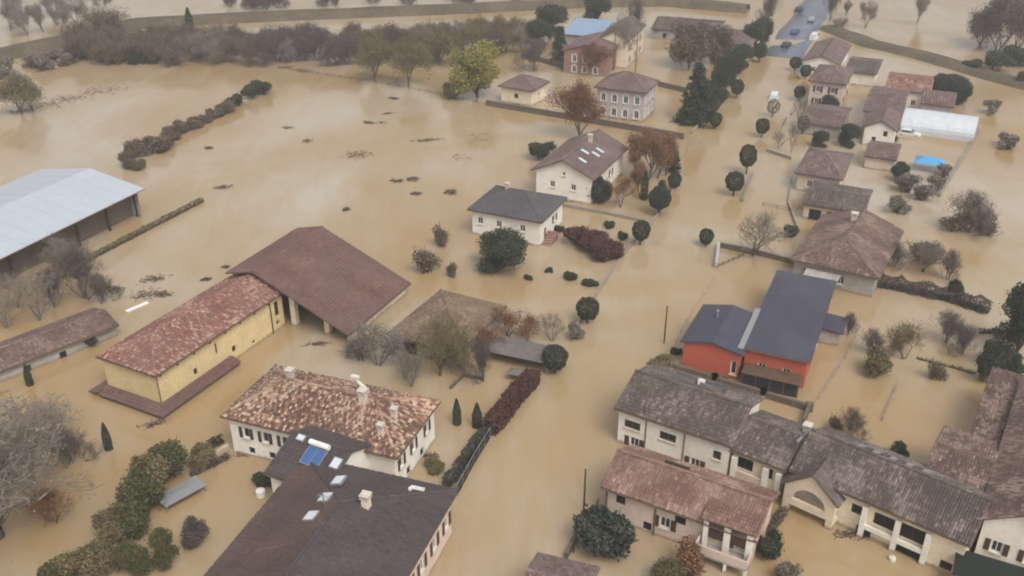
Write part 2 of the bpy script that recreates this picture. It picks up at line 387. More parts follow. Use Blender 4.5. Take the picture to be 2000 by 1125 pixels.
def roof_polys(kind, L, Wd, he, rise, ridge, frac=0.5, hipl=True, hipr=True, drop=None):
    """slopes of a roof over the rectangle L x Wd; first edge of each is its eave"""
    x, y = L / 2, Wd / 2
    if ridge == 'y':                       # solve along x and turn
        P, E = roof_polys(kind, Wd, L, he, rise, 'x', frac, hipl, hipr, drop)
        rot = lambda p: (-p[1], p[0], p[2])
        return [[rot(p) for p in q] for q in P], [[rot(p) for p in q] for q in E]
    hr = he + rise
    if kind == 'gable':
        yr = -y + Wd * frac
        hb = he if drop is None else hr - drop
        f = [(-x, -y, he), (x, -y, he), (x, yr, hr), (-x, yr, hr)]
        b_ = [(x, y, hb), (-x, y, hb), (-x, yr, hr), (x, yr, hr)]
        return [f, b_], [[(-x, yr, hr), (x, yr, hr)]]
    if kind == 'hip':
        rl = -x + (y * 0.95 if hipl else 0); rr = x - (y * 0.95 if hipr else 0)
        if rl > rr - 0.2: rl = rr = (rl + rr) / 2; rl -= 0.1; rr += 0.1
        f = [(-x, -y, he), (x, -y, he), (rr, 0, hr), (rl, 0, hr)]
        b_ = [(x, y, he), (-x, y, he), (rl, 0, hr), (rr, 0, hr)]
        P = [f, b_]; E = [[(rl, 0, hr), (rr, 0, hr)]]
        if hipr: P.append([(x, -y, he), (x, y, he), (rr, 0, hr)]); E += [[(x, -y, he), (rr, 0, hr)], [(x, y, he), (rr, 0, hr)]]
        if hipl: P.append([(-x, y, he), (-x, -y, he), (rl, 0, hr)]); E += [[(-x, -y, he), (rl, 0, hr)], [(-x, y, he), (rl, 0, hr)]]
        return P, E
    if kind == 'mono':                     # low along the front, high along the back
        return [[(-x, -y, he), (x, -y, he), (x, y, hr), (-x, y, hr)]], []
def slab(polys, th):
    mb = MB(); ed = {}
    key = lambda p: tuple(round(c, 3) for c in p)
    for P in polys:
        mb.poly(P); mb.poly([(p[0], p[1], p[2] - th) for p in reversed(P)])
        for a, b2 in zip(P, P[1:] + P[:1]):
            k = frozenset((key(a), key(b2))); ed.setdefault(k, []).append((a, b2))
    for k, l in ed.items():
        if len(l) == 1:
            a, b2 = l[0]; dn = lambda p: (p[0], p[1], p[2] - th)
            mb.poly([b2, a, dn(a), dn(b2)])
    return mb
def height_at(polys, x, y):
    z = None
    for P in polys:
        a, b2, c = (Vector(p) for p in P[:3]); n = (b2 - a).cross(c - a)
        if inside((x, y), [(p[0], p[1]) for p in P]) or True:
            zz = a.z - (n.x * (x - a.x) + n.y * (y - a.y)) / n.z
            z = zz if z is None else min(z, zz)
    return z
SIDES = ('front', 'right', 'back', 'left')
def side_frame(side, l, w_):
    if side == 'front': return Vector((-l, -w_, 0)), Vector((1, 0, 0)), Vector((0, -1, 0)), 2 * l
    if side == 'right': return Vector((l, -w_, 0)), Vector((0, 1, 0)), Vector((1, 0, 0)), 2 * w_
    if side == 'back': return Vector((l, w_, 0)), Vector((-1, 0, 0)), Vector((0, 1, 0)), 2 * l
    return Vector((-l, w_, 0)), Vector((0, -1, 0)), Vector((-1, 0, 0)), 2 * w_
def walls(root, l, w_, polys, openings, wm, z0=-D, open_sides=(), flat=None):
    mb = MB()
    for sd in SIDES:
        if sd in open_sides: continue
        o, d, n, ln = side_frame(sd, l, w_)
        ops = sorted(openings.get(sd, []), key=lambda q: q[0])
        top = lambda s: (height_at(polys, *(o + d * clamp(s, 0.001, ln - 0.001)).xy) - 0.05) if flat is None else flat
        # columns at every opening edge, at the ends and at the middle, where a gable peaks
        cols = sorted(set([0.0, ln] + [ln * k / 8 for k in range(1, 8)] + [round(q[0] - q[2] / 2, 4) for q in ops] + [round(q[0] + q[2] / 2, 4) for q in ops]))
        for a, b2 in zip(cols, cols[1:]):
            if b2 - a < 1e-4: continue
            mid = (a + b2) / 2
            hit = sorted([q for q in ops if abs(mid - q[0]) < q[2] / 2], key=lambda q: q[1])
            z = z0
            pt = lambda s, zz: o + d * s + Vector((0, 0, zz))
            for q in hit:
                if q[1] > z: mb.poly([pt(a, z), pt(b2, z), pt(b2, q[1]), pt(a, q[1])])
                z = q[1] + q[3]
            mb.poly([pt(a, z), pt(b2, z), pt(b2, top(b2)), pt(a, top(a))])
        for q in ops:
            a, b2, z1, z2 = q[0] - q[2] / 2, q[0] + q[2] / 2, q[1], q[1] + q[3]
            i = n * -0.22
            c = [o + d * a + Vector((0, 0, z1)), o + d * b2 + Vector((0, 0, z1)), o + d * b2 + Vector((0, 0, z2)), o + d * a + Vector((0, 0, z2))]
            for k in range(4): mb.poly([c[k], c[(k + 1) % 4], c[(k + 1) % 4] + i, c[k] + i])
    return mb.build('wall', wm, root)
def window(root, o, d, n, q, style):
    s, z, w_, h = q[:4]; up = Vector((0, 0, 1))
    c = o + d * s + up * (z + h / 2) - n * 0.16
    f = MB(); t_ = 0.06
    f.obox(c + up * (h / 2 - t_), d * (w_ / 2), n * 0.04, up * t_); f.obox(c - up * (h / 2 - t_), d * (w_ / 2), n * 0.04, up * t_)
    for k in (-1, 1): f.obox(c + d * k * (w_ / 2 - t_), d * t_, n * 0.038, up * (h / 2 - 0.12))
    if w_ > 0.8: f.obox(c, d * 0.035, n * 0.036, up * (h / 2 - 0.12))
    if style == 'door':
        wo = f.build('door', 'brown_wood', root)
        g = MB(); g.obox(c - n * 0.03, d * (w_ / 2 - 0.02), n * 0.02, up * (h / 2 - 0.02)); g.build('door_leaf', 'brown_wood', wo, dz=D)
        return
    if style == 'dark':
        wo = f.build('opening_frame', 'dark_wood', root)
        g = MB(); g.obox(c - n * 0.04, d * (w_ / 2 - 0.02), n * 0.02, up * (h / 2 - 0.02)); g.build('shutter_or_shade_panel', 'dark_inside', wo, dz=D)  # near-black panel stands in for the unlit room behind the opening
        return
    wo = f.build('window', 'frame_white' if style != 'plain' else 'brown_wood', root)
    g = MB(); g.obox(c - n * 0.03, d * (w_ / 2 - 0.02), n * 0.012, up * (h / 2 - 0.02)); g.build('pane', 'glass_dark', wo, dz=D)
    g = MB(); g.obox(o + d * s + up * (z - 0.05) + n * 0.05, d * (w_ / 2 + 0.1), n * 0.09, up * 0.045); g.build('sill', 'stone_light', wo, dz=D)
    if style in ('brown', 'green'):
        for k in (-1, 1):
            g = MB(); cc = o + d * (s + k * (w_ * 0.75 + 0.04)) + up * (z + h / 2) + n * 0.035
            g.obox(cc, d * (w_ * 0.24), n * 0.02, up * (h / 2))
            for r in range(5): g.obox(cc + up * (h * (r - 2) * 0.19) + n * 0.024, d * (w_ * 0.19), n * 0.008, up * h * 0.06)
            g.build('shutter_or_shade_panel', 'shutter_brown' if style == 'brown' else 'shutter_green', wo, dz=D)
    if style == 'arch':
        g = MB(); cc = o + d * s + up * (z + h) + n * 0.02
        pr = None
        for k in range(9):
            an = math.pi * k / 8
            p_ = cc + d * (math.cos(an) * (w_ / 2 + 0.08)) + up * (math.sin(an) * w_ * 0.34)
            if pr: g.obox((p_ + pr) / 2, (p_ - pr) / 2, n * 0.06, (p_ - pr).cross(n).normalized() * 0.08)
            pr = p_
        for k in (-1, 1): g.obox(o + d * (s + k * (w_ / 2 + 0.08)) + up * (z + h / 2) + n * 0.02, d * 0.08, n * 0.06, up * h / 2)
        g.build('surround', 'frame_white', wo, dz=D)
def chimney(root, polys, x, y, h=0.9, s=0.28, m='plaster_pink', cap='stone_light'):
    z = height_at(polys, x, y)
    c = MB(); c.box(x - s, y - s, z - 0.5, x + s, y + s, z + h)
    o = c.build('chimney', m, root)
    c = MB(); c.box(x - s * 1.3, y - s * 1.3, z + h + 0.002, x + s * 1.3, y + s * 1.3, z + h + 0.1)
    for sx in (-1, 1):
        for sy in (-1, 1): c.box(x + sx * s - 0.06, y + sy * s - 0.06, z + h + 0.1, x + sx * s + 0.06, y + sy * s + 0.06, z + h + 0.3)
    c.box(x - s * 1.4, y - s * 1.4, z + h + 0.3, x + s * 1.4, y + s * 1.4, z + h + 0.38)
    c.build('chimney_cap', cap, o, dz=D)
def on_slope(polys, k, fu, fv):
    """a point of slope k: fu along its eave, fv up the slope, with the slope's own axes"""
    P = [Vector(p) for p in polys[k]]
    e = (P[1] - P[0]); n = e.cross(P[2] - P[0]).normalized()
    if n.z < 0: n = -n
    s = n.cross(e.normalized())
    if s.z < 0: s = -s
    hgt = max((p - P[0]).dot(s) for p in P)
    return P[0] + e * fu + s * hgt * fv, e.normalized(), s, n
def roof_light(root, polys, k, fu, fv, w_=0.8, h=1.1, m='skylight_glass'):
    c, e, s, n = on_slope(polys, k, fu, fv)
    g = MB(); g.obox(c + n * 0.12, e * (w_ / 2 + 0.08), s * (h / 2 + 0.08), n * 0.1)
    o = g.build('skylight', 'metal_grey', root)
    g = MB(); g.obox(c + n * 0.235, e * w_ / 2, s * h / 2, n * 0.012); g.build('pane', m, o, dz=D)
BLD = {}
def house(name, label, A, B, Cc, he, rise, roof='hip', ridge='x', ov=0.45, wm='plaster_white', tile='tile_old', slabm='slab_brown', pu=0.32, ps=0.46,
          spread=0.5, clus=0.5, wins=None, chim=(), cat='house', hd=None, L=None, Wd=None, frac=0.5, hipl=True, hipr=True, drop=None,
          open_sides=(), gutters=True, group=None, th=0.16, seed=None, tile2=None):
    ctr, h, L, Wd = frame(A, B, Cc, he, hd, L, Wd)
    root = thing(name, label, cat, ctr.x, ctr.y, h, group=group)
    polys, edges = roof_polys(roof, L, Wd, he, rise, ridge, frac, hipl, hipr, drop)
    seed = seed if seed is not None else len(BLD) * 7 + 3
    l, w_ = L / 2 - ov, Wd / 2 - ov
    ops = {}
    for sd, lst in (wins or {}).items():
        o, d, n, ln = side_frame(sd, l, w_)
        ops[sd] = [(q[0] * ln, q[1], q[2], q[3], q[4] if len(q) > 4 else 'white') for q in lst]
    walls(root, l, w_, polys, ops, wm, open_sides=open_sides)
    for sd, lst in ops.items():
        o, d, n, ln = side_frame(sd, l, w_)
        for q in lst: window(root, o, d, n, q, q[4])
    ro = slab(polys, th).build('roof', slabm, root)
    if tile:
        mb = MB()
        for k, P in enumerate(polys):
            if tile2 and k in tile2: m2 = MB(); tiles_on(m2, P, pu, ps, seed + k, spread, clus); stuff(m2.build('roof_tiles', tile2[k], ro, dz=D))
            else: tiles_on(mb, P, pu, ps, seed + k, spread, clus)
        for a, b2 in edges:
            a, b2 = Vector(a), Vector(b2); k = max(1, int((b2 - a).length / 0.5)); rr = random.Random(seed)
            for i in range(k):
                mb.tube(a.lerp(b2, i / k) + Vector((0, 0, 0.05)), a.lerp(b2, (i + 1.05) / k) + Vector((0, 0, 0.05)), 0.16, 0.14, 6, tone=clamp(rr.gauss(0.55, 0.2)))
        stuff(mb.build('roof_tiles', tile, ro, dz=D))
    if gutters:
        for P in polys:
            a, b2 = Vector(P[0]), Vector(P[1]); dd = (b2 - a).normalized(); out = dd.cross(Vector((0, 0, 1)))
            g = MB(); g.tube(a + out * 0.07 - Vector((0, 0, 0.1)), b2 + out * 0.07 - Vector((0, 0, 0.1)), 0.07, 0.07, 6)
            g.build('gutter', 'gutter_copper', ro, dz=D)
    for c in chim: chimney(root, polys, c[0] * L / 2, c[1] * Wd / 2, *c[2:])
    BLD[label] = (root, polys, L, Wd, l, w_)
    return root, polys, L, Wd
def pipe(root, x, y, z1, z0=-D, m='metal_grey', r=0.06):
    g = MB(); g.tube((x, y, z0), (x, y, z1), r, r, 6); g.build('downpipe', m, root)

# yellow farmhouse with the old tiled roof
rt, po, L, Wd = house('farmhouse', 'long ochre yellow farmhouse with old red tiled roof and low skirt roof', (190, 695), (303, 735), (555, 568), 4.6, 1.7,
    'hip', 'y', 0.35, 'plaster_yellow', 'tile_red', pu=0.25, ps=0.38, spread=0.8, clus=0.55, hipr=False, wins={
    'right': [(0.26, 1.5, 0.55, 0.75, 'dark'), (0.43, 2.3, 0.3, 1.3, 'dark'), (0.56, 1.1, 0.6, 0.75, 'dark'), (0.945, 1.9, 0.75, 1.9, 'dark'), (0.94, 0.75, 0.5, 0.55, 'dark'), (0.72, 0.45, 0.4, 0.4, 'dark')]})
l, w_ = L / 2 - 0.35, Wd / 2 - 0.35
g = MB()                                    # pale pilaster strip and corner pipe
g.box(l - 0.02, w_ - 2.3, -D, l + 0.06, w_ - 2.12, 4.3); g.build('pilaster', 'dark_wood', rt)
pipe(rt, l + 0.06, -w_ - 0.02, 4.4, 0.9, 'gutter_copper', 0.06)
for k in range(9):
    y = -w_ + 0.3 + k * (2 * w_ - 0.6) / 8
    g = MB(); g.box(l + 0.01, y - 0.09, 4.22, l + 0.42, y + 0.09, 4.4); g.build('eave_bracket', 'dark_wood', rt)
sk = [[(-l - 0.1, -w_ - 1.35, 0.45), (l + 1.35, -w_ - 1.35, 0.45), (l, -w_, 0.95), (-l - 0.1, -w_, 0.95)],
      [(l + 1.35, -w_ - 1.35, 0.45), (l + 1.35, w_ - 9.5, 0.45), (l, w_ - 9.5, 0.95), (l, -w_, 0.95)],
      [(-l - 1.6, -w_ + 2.0, 0.45), (-l - 1.6, -w_ - 1.35, 0.45), (-l - 0.1, -w_ - 1.35, 0.75), (-l - 0.1, -w_ + 2.0, 0.95)]]
so = slab(sk[:2], 0.14).build('skirt_roof', 'slab_brown', rt); mb = MB()
for k, P in enumerate(sk[:2]): tiles_on(mb, P, 0.3, 0.42, 40 + k, 0.35, 0.4)
stuff(mb.build('roof_tiles', 'tile_brown', so, dz=D))
slab([sk[2]], 0.14).build('skirt_roof', 'tile_brown', rt)
g = MB(); g.box(-l - 0.1, -w_ - 1.2, -D, l + 1.2, -w_ - 0.01, 0.36); g.box(l + 0.01, -w_, -D, l + 1.2, w_ - 9.7, 0.36); g.build('skirt_wall', 'stone_wall', rt)

# the big barn with one long slope
cB = G(680, 655, 1.5); cC = G(802, 553, 1.5); uh = math.atan2(cC.y - cB.y, cC.x - cB.x) - math.pi / 2
rt, po, L, Wd = house('barn', 'big open-fronted barn with one wide smooth brown tiled roof slope', (600, 600), (680, 655), (802, 553), 1.5, 5.5, 'gable', 'y', 0.5,
    'plaster_cream', 'tile_brown', pu=0.3, ps=0.46, spread=0.3, clus=0.45, hd=math.degrees(uh), L=17.0, frac=13.0 / 17.0, drop=1.0, cat='barn', open_sides=('front',), gutters=True)
l, w_ = L / 2 - 0.5, Wd / 2 - 0.5
for x in (l - 3.4, l - 8.2):
    g = MB(); g.box(x - 0.35, -w_ + 0.75, -D, x + 0.35, -w_ + 1.4, height_at(po, x, -w_) - 0.16); g.build('pillar', 'plaster_cream', rt)
g = MB(); g.box(-l, -w_ + 0.9, 3.3, l - 4.2, -w_ + 1.2, 3.6); g.build('lintel_beam', 'dark_wood', rt)
g = MB(); g.box(-l + 0.1, -w_ + 6, -D, l - 3, -w_ + 6.2, 2.2); g.build('inner_shade_wall', 'stone_wall', rt)  # dark wall colour stands in for the shade inside the barn
for k in range(5):
    y = -w_ + 0.3 + k * (2 * w_ - 0.6) / 4
    g = MB(); a = Vector((l - 0.1, y, height_at(po, l - 0.1, y) - 0.32)); b2 = Vector((L / 2 - 13.0, y, 7 - 0.3)); d = (b2 - a)
    g.obox((a + b2) / 2, d / 2, Vector((0, 0.1, 0)), d.cross(Vector((0, 1, 0))).normalized() * 0.12); g.build('rafter', 'dark_wood', rt)

# hipped shed beside the barn
house('shed', 'hipped brown tiled shed half hidden by the olive tree', (765, 645), (893, 690), (962, 592), 2.1, 1.7, 'hip', 'x', 0.3, 'plaster_grey', 'tile_moss',
      pu=0.26, ps=0.42, hd=-27, wins={'front': [(0.3, 0.0, 1.8, 1.9, 'dark'), (0.7, 0.0, 1.8, 1.9, 'dark')]}, cat='shed', clus=0.6)

# the farmhouse in the middle
rt, po, L, Wd = house('country_house', 'white country house with mottled old terracotta hip roof and pale chimneys', (425, 818), (775, 895), (868, 785), 4.5, 2.3, 'hip', 'x', 0.5,
    'plaster_white', 'tile_old', pu=0.22, ps=0.33, spread=1.0, clus=0.45, wins={
    'front': [(0.1, 2.1, 0.75, 1.25, 'brown'), (0.22, 2.1, 0.75, 1.25, 'brown'), (0.34, 2.1, 0.75, 1.25, 'brown'), (0.12, 0.35, 0.7, 0.75, 'dark'), (0.25, 0.35, 0.7, 0.75, 'dark')],
    'right': [(0.15, 2.0, 0.75, 1.3, 'brown'), (0.45, 2.0, 0.75, 1.3, 'brown'), (0.8, 2.0, 0.75, 1.3, 'brown'), (0.3, 0.25, 0.8, 0.9, 'dark'), (0.65, 0.25, 0.8, 0.9, 'dark')]},
    chim=[(-0.5, 0.12, 0.75, 0.3), (0.42, -0.12, 1.1, 0.32), (0.76, -0.12, 0.7, 0.25), (0.74, -0.62, 0.7, 0.24)])
g = MB(); pr = None                         # bent white flue
for k in range(15):
    an = k / 14
    p_ = Vector((0.15 * L / 2 + 1.4 + math.sin(an * 5.2) * 0.55, 0.28 * Wd / 2, height_at(po, 0.3 * L / 2, 0.28 * Wd / 2) - 0.3 + an * 1.9))
    if pr: g.tube(pr, p_, 0.15 + 0.04 * an, 0.15 + 0.04 * an, 7)
    pr = p_
g.obox(pr + Vector((-0.2, 0, 0.02)), (0.4, 0, 0), (0, 0.2, 0), (0, 0, 0.16))
g.build('flue', 'canvas', rt)

# low dark-roofed house with the solar heater
rt, po, L, Wd = house('bungalow', 'small house with dark roof carrying a blue solar water heater', (538, 925), (634, 967), (735, 903), 4.3, 1.7, 'gable', 'x', 0.35, 'plaster_white',
    'tile_dark', 'roof_dark', pu=0.26, ps=0.42, spread=0.3, clus=0.4, hd=-27, L=6.6, Wd=8.4)
c, e, s, n = on_slope(po, 0, 0.55, 0.62)
g = MB(); g.obox(c + n * 0.22, e * 0.95, s * 0.85, n * 0.05); so = g.build('solar_panel', 'panel_blue', rt)
g = MB()
for k in (-1, 1): g.obox(c + n * 0.23 + e * k * 0.97, e * 0.03, s * 0.88, n * 0.06)
for k in (-1, 1): g.obox(c + n * 0.23 + s * k * 0.87, e * 0.94, s * 0.03, n * 0.058)
g.obox(c + n * 0.27, e * 0.015, s * 0.83, n * 0.01); g.build('panel_frame', 'metal_grey', so, dz=D)
g = MB(); a = c + s * 1.18 + n * 0.48; g.tube(a - e * 1.05, a + e * 1.05, 0.27, 0.27, 12); g.build('water_tank', 'plastic_white', rt, smooth=False)
g = MB()
for k in (-0.7, 0.7): g.obox(c + s * 1.18 + e * k + n * 0.16, e * 0.06, s * 0.2, n * 0.14)
g.build('tank_stand', 'metal_grey', rt)
roof_light(rt, po, 0, 0.9, 0.66, 0.75, 0.95); roof_light(rt, po, 0, 0.2, 0.92, 0.7, 0.5)

# large dark-roofed house by the street
rt, po, L, Wd = house('street_house', 'large dark-roofed house with a row of skylights beside the flooded street', (400, 1125), (738, 1222), (890, 957), 4.8, 2.4, 'hip', 'y', 0.5, 'plaster_pink',
    'tile_dark', 'roof_dark', pu=0.26, ps=0.42, spread=0.3, clus=0.55, hipl=False, tile2={1: 'tile_umber'}, wins={
    'right': [(0.93, 1.6, 0.9, 1.4, 'brown'), (0.75, 1.6, 0.9, 1.4, 'brown'), (0.57, 1.6, 0.9, 1.4, 'brown'), (0.4, 1.6, 0.9, 1.4, 'brown'), (0.2, 1.6, 0.9, 1.4, 'brown')]})
# slope 1 is the far-side slope (towards the gardens), 0 the street side
for fu, fv in ((0.27, 0.78), (0.415, 0.78), (0.565, 0.78)): roof_light(rt, po, 1, fu, fv, 1.0, 0.9)
chimney(rt, po, 1.9, 1.6, 0.95, 0.3, 'plaster_cream', 'stone_light')
c, e, s, n = on_slope(po, 2, 0.2, 0.25)
g = MB(); g.obox(c + n * 0.2, e * 0.6, s * 0.12, n * 0.12); g.obox(c + n * 0.2 + e * 0.5 + s * 0.3, e * 0.12, s * 0.3, n * 0.11); g.build('roof_vent', 'plastic_white', rt)
c, e, s, n = on_slope(po, 1, 0.49, 0.85)
g = MB(); g.tube(c - n * 0.2, c + Vector((0, 0, 1.5)), 0.05, 0.05, 6); g.tube(c + Vector((-0.5, 0, 1.2)), c + Vector((0.5, 0, 1.2)), 0.03, 0.03, 5)
for k in range(4): g.tube(c + Vector((-0.4 + 0.26 * k, -0.3, 1.2)), c + Vector((-0.4 + 0.26 * k, 0.3, 1.2)), 0.02, 0.02, 4)
g.build('aerial', 'metal_grey', rt)

# low outbuilding on the far left
rt, po, L, Wd = house('outbuilding', 'long low outbuilding with a weathered reddish grey tiled roof', (-60, 748), (232, 635), (165, 590), 1.5, 0.9, 'gable', 'x', 0.3, 'plaster_grey', 'tile_worn', Wd=6.2, pu=0.26, ps=0.42, cat='outbuilding', clus=0.5,
      wins={'front': [(0.35, 0.0, 0.8, 0.8, 'dark'), (0.6, 0.0, 0.8, 0.8, 'dark')]})
# white-roofed farm shed
rt, po, L, Wd = house('farm_shed', 'long open-sided farm shed with smooth pale metal roof', (-120, 575), (282, 368), (95, 325), 4.5, 1.7, 'gable', 'x', 0.8, 'plaster_grey', None, 'roof_white', cat='shed', open_sides=('front',), gutters=True, th=0.12)
l, w_ = L / 2 - 0.8, Wd / 2 - 0.8
for k in range(7):
    x = -l + 2 * l * k / 6
    g = MB(); g.box(x - 0.15, -w_ + 0.6, -D, x + 0.15, -w_ + 0.9, 4.4); g.build('post', 'dark_wood', rt)
g = MB(); g.box(-l, -w_ + 0.95, 3.9, l, -w_ + 1.2, 4.35); g.build('beam', 'dark_wood', rt)
g = MB(); g.box(-l + 0.1, -w_ + 1.6, -D, l - 0.1, -w_ + 1.9, 4.3); g.build('inner_shade_wall', 'stone_wall', rt)  # added dark wall, its colour stands in for the shade under the roof
for k in range(0, 14):                      # standing seams of the sheeting
    for pi in (0, 1):
        c, e, s, n = on_slope(po, pi, (k + 0.5) / 14, 0.5)
        hgt = (Vector(po[pi][2]) - Vector(po[pi][1])).length
        g = MB(); g.obox(c + n * 0.012, e * 0.02, s * (hgt / 2 - 0.02), n * 0.014); g.build('roof_seam', 'roof_white', rt)

# houses beyond the field
rt, po, L, Wd = house('villa', 'white house with plain dark slate-grey hip roof', (918, 405), (1058, 435), (1097, 385), 4.0, 2.1, 'hip', 'x', 0.5, 'plaster_white', 'tile_slate', 'roof_dark', pu=0.32, ps=0.5, spread=0.3, clus=0.3, wins={
    'front': [(0.12, 1.8, 0.9, 1.1, 'white'), (0.75, 1.8, 0.9, 1.1, 'white'), (0.4, 1.8, 0.9, 1.1, 'white')], 'right': [(0.25, 0.2, 0.9, 1.9, 'door'), (0.65, 1.6, 0.9, 1.1, 'brown')]}, chim=[(-0.35, 0.15, 0.6, 0.25)])
g = MB(); l, w_ = L / 2 - 0.5, Wd / 2 - 0.5
for k in range(6): g.box(l + 0.02, -w_ + 0.6 + k * 0.45, -D, l + 1.5, -w_ + 1.04 + k * 0.45, 0.1 + k * 0.22)
g.build('outside_stair', 'brick_red', rt)
rt, po, L, Wd = house('chalet', 'white gabled house with plum-red roof and four small skylights', (1040, 330), (1160, 352), (1222, 288), 4.4, 2.4, 'gable', 'y', 0.6, 'plaster_white', 'tile_plum', pu=0.32, ps=0.5, spread=0.35, wins={
    'front': [(0.3, 1.8, 0.9, 1.1, 'white'), (0.68, 1.8, 0.9, 1.1, 'white'), (0.5, 4.0, 0.6, 0.7, 'white')], 'right': [(0.25, 1.6, 0.9, 1.2, 'brown'), (0.6, 1.6, 0.9, 1.2, 'brown')]}, chim=[(0.1, 0.3, 0.9, 0.3)])
for fu, fv in ((0.2, 0.62), (0.38, 0.76), (0.46, 0.5), (0.58, 0.5)): roof_light(rt, po, 0, fu, fv, 0.6, 1.3)
arch = [(k, z, 1.0, 1.5, 'arch') for k in (0.14, 0.38, 0.62, 0.86) for z in (3.3, 0.5)]
house('villa', 'two-storey lilac grey villa with white arched window surrounds and plum hip roof', (1160, 170), (1262, 182), (1288, 158), 6.0, 2.3, 'hip', 'x', 0.5, 'plaster_lilac', 'tile_plum', pu=0.4, ps=0.6,
      wins={'front': arch, 'right': [(k, z, 1.0, 1.5, 'arch') for k in (0.2, 0.5, 0.8) for z in (3.3, 0.5)]}, spread=0.3)
house('cottage', 'small cream yellow cottage with mauve hip roof behind the long garden wall', (972, 168), (1040, 178), (1075, 160), 3.4, 1.9, 'hip', 'x', 0.45, 'plaster_cream', 'tile_plum', pu=0.4, ps=0.6,
      wins={'front': [(0.5, 1.2, 0.9, 1.0, 'dark')], 'right': [(0.5, 1.2, 0.9, 1.0, 'white')]}, spread=0.3)
house('brick_building', 'red brick building with white arched windows behind the cottage', (1105, 92), (1187, 106), (1222, 80), 5.2, 1.6, 'gable', 'y', 0.4, 'brick_red', 'tile_plum', pu=0.6, ps=0.8, hd=-22,
      wins={'front': [(0.25, 2.6, 1.0, 1.5, 'arch'), (0.5, 2.6, 1.0, 1.5, 'arch'), (0.75, 2.6, 1.0, 1.5, 'arch'), (0.25, 0.3, 1.0, 1.4, 'arch'), (0.5, 0.3, 1.0, 1.4, 'arch'), (0.75, 0.3, 1.0, 1.4, 'arch')]}, cat='building')
house('warehouse', 'low building with pale blue sheet roof behind the brick building', (1100, 62), (1170, 72), (1200, 48), 5.0, 1.0, 'mono', 'x', 0.3, 'plaster_grey', None, 'sheet_blue', hd=-20, cat='building')
house('tall_house', 'tall beige gabled house with grey roof beside the brick building', (1172, 72), (1228, 80), (1258, 48), 6.5, 2.0, 'gable', 'y', 0.4, 'plaster_cream', 'tile_grey', pu=0.6, ps=0.8, hd=-20,
      wins={'front': [(0.5, 4.0, 0.9, 1.2, 'brown')], 'right': [(k, z, 0.9, 1.3, 'brown') for k in (0.2, 0.5, 0.8) for z in (3.6, 0.8)]})
house('farm_building', 'long low grey-roofed farm building below the embankment', (1285, 42), (1400, 66), (1420, 42), 2.6, 1.4, 'gable', 'x', 0.4, 'plaster_grey', 'tile_grey', pu=0.6, ps=0.8, hd=-20, cat='building',
      wins={'front': [(k, 0.4, 1.0, 1.2, 'dark') for k in (0.2, 0.4, 0.6, 0.8)]})
house('roadside_house', 'grey-brown roofed house beside dark hedge trees at the wet road', (1400, 70), (1466, 90), (1484, 64), 4.0, 1.8, 'hip', 'x', 0.4, 'plaster_pink', 'tile_plum', pu=0.6, ps=0.8, hd=-24,
      wins={'front': [(0.3, 1.2, 0.9, 1.2), (0.7, 1.2, 0.9, 1.2)], 'right': [(0.5, 1.2, 0.9, 1.2)]})

# across the street, far end
house('town_house', 'two-storey pale house with four windows and brown hip roof', (1583, 152), (1652, 166), (1684, 136), 5.2, 1.8, 'hip', 'x', 0.4, 'plaster_pink', 'tile_plum', pu=0.4, ps=0.6, hd=-25,
      wins={'front': [(k, z, 0.9, 1.3, 'brown') for k in (0.25, 0.7) for z in (3.0, 0.5)], 'right': [(k, z, 0.9, 1.3, 'brown') for k in (0.3, 0.7) for z in (3.0, 0.5)]})
house('town_house', 'low white house with long pinkish roof at the bank end', (1578, 104), (1640, 126), (1690, 92), 3.2, 1.5, 'gable', 'y', 0.4, 'plaster_white', 'tile_plum', pu=0.6, ps=0.8, hd=-25,
      wins={'front': [(0.3, 0.8, 0.9, 1.2), (0.7, 0.8, 0.9, 1.2)]})
house('annex', 'low brown-roofed annex in front of the pale town house', (1568, 232), (1645, 250), (1668, 212), 2.2, 1.0, 'gable', 'x', 0.3, 'plaster_grey', 'tile_plum', pu=0.4, ps=0.6, hd=-25, cat='outbuilding')
house('workshop', 'workshop with faded red roof and white front wall', (1732, 162), (1815, 184), (1838, 152), 3.6, 1.2, 'gable', 'x', 0.3, 'plaster_white', 'tile_red', pu=0.55, ps=0.75, hd=-25, wins={'front': [(0.3, 0.2, 1.6, 1.9, 'dark'), (0.7, 0.8, 1, 1.2)]}, cat='building')
house('workshop', 'brown-roofed workshop between pale town house and greenhouse', (1690, 206), (1762, 226), (1790, 178), 3.4, 1.5, 'gable', 'x', 0.35, 'plaster_pink', 'tile_plum', pu=0.55, ps=0.75, hd=-25,
      wins={'front': [(0.25, 1.0, 0.9, 1.2), (0.6, 1.0, 0.9, 1.2)]}, cat='building')
house('store', 'small plum-roofed store under dark trees behind the greenhouse', (1800, 194), (1864, 210), (1882, 184), 2.8, 1.2, 'gable', 'x', 0.3, 'plaster_lilac', 'tile_plum', pu=0.55, ps=0.75, hd=-25, cat='outbuilding')
house('white_house', 'white gabled house with dark windows in front of the greenhouse', (1690, 238), (1752, 256), (1768, 226), 3.4, 1.4, 'gable', 'y', 0.3, 'plaster_white', 'tile_plum', pu=0.55, ps=0.75, hd=-25,
      wins={'front': [(0.35, 0.4, 0.7, 1.3, 'dark'), (0.7, 2.0, 0.7, 1.0, 'dark')], 'right': [(0.5, 1.0, 0.8, 1.1, 'dark')]})
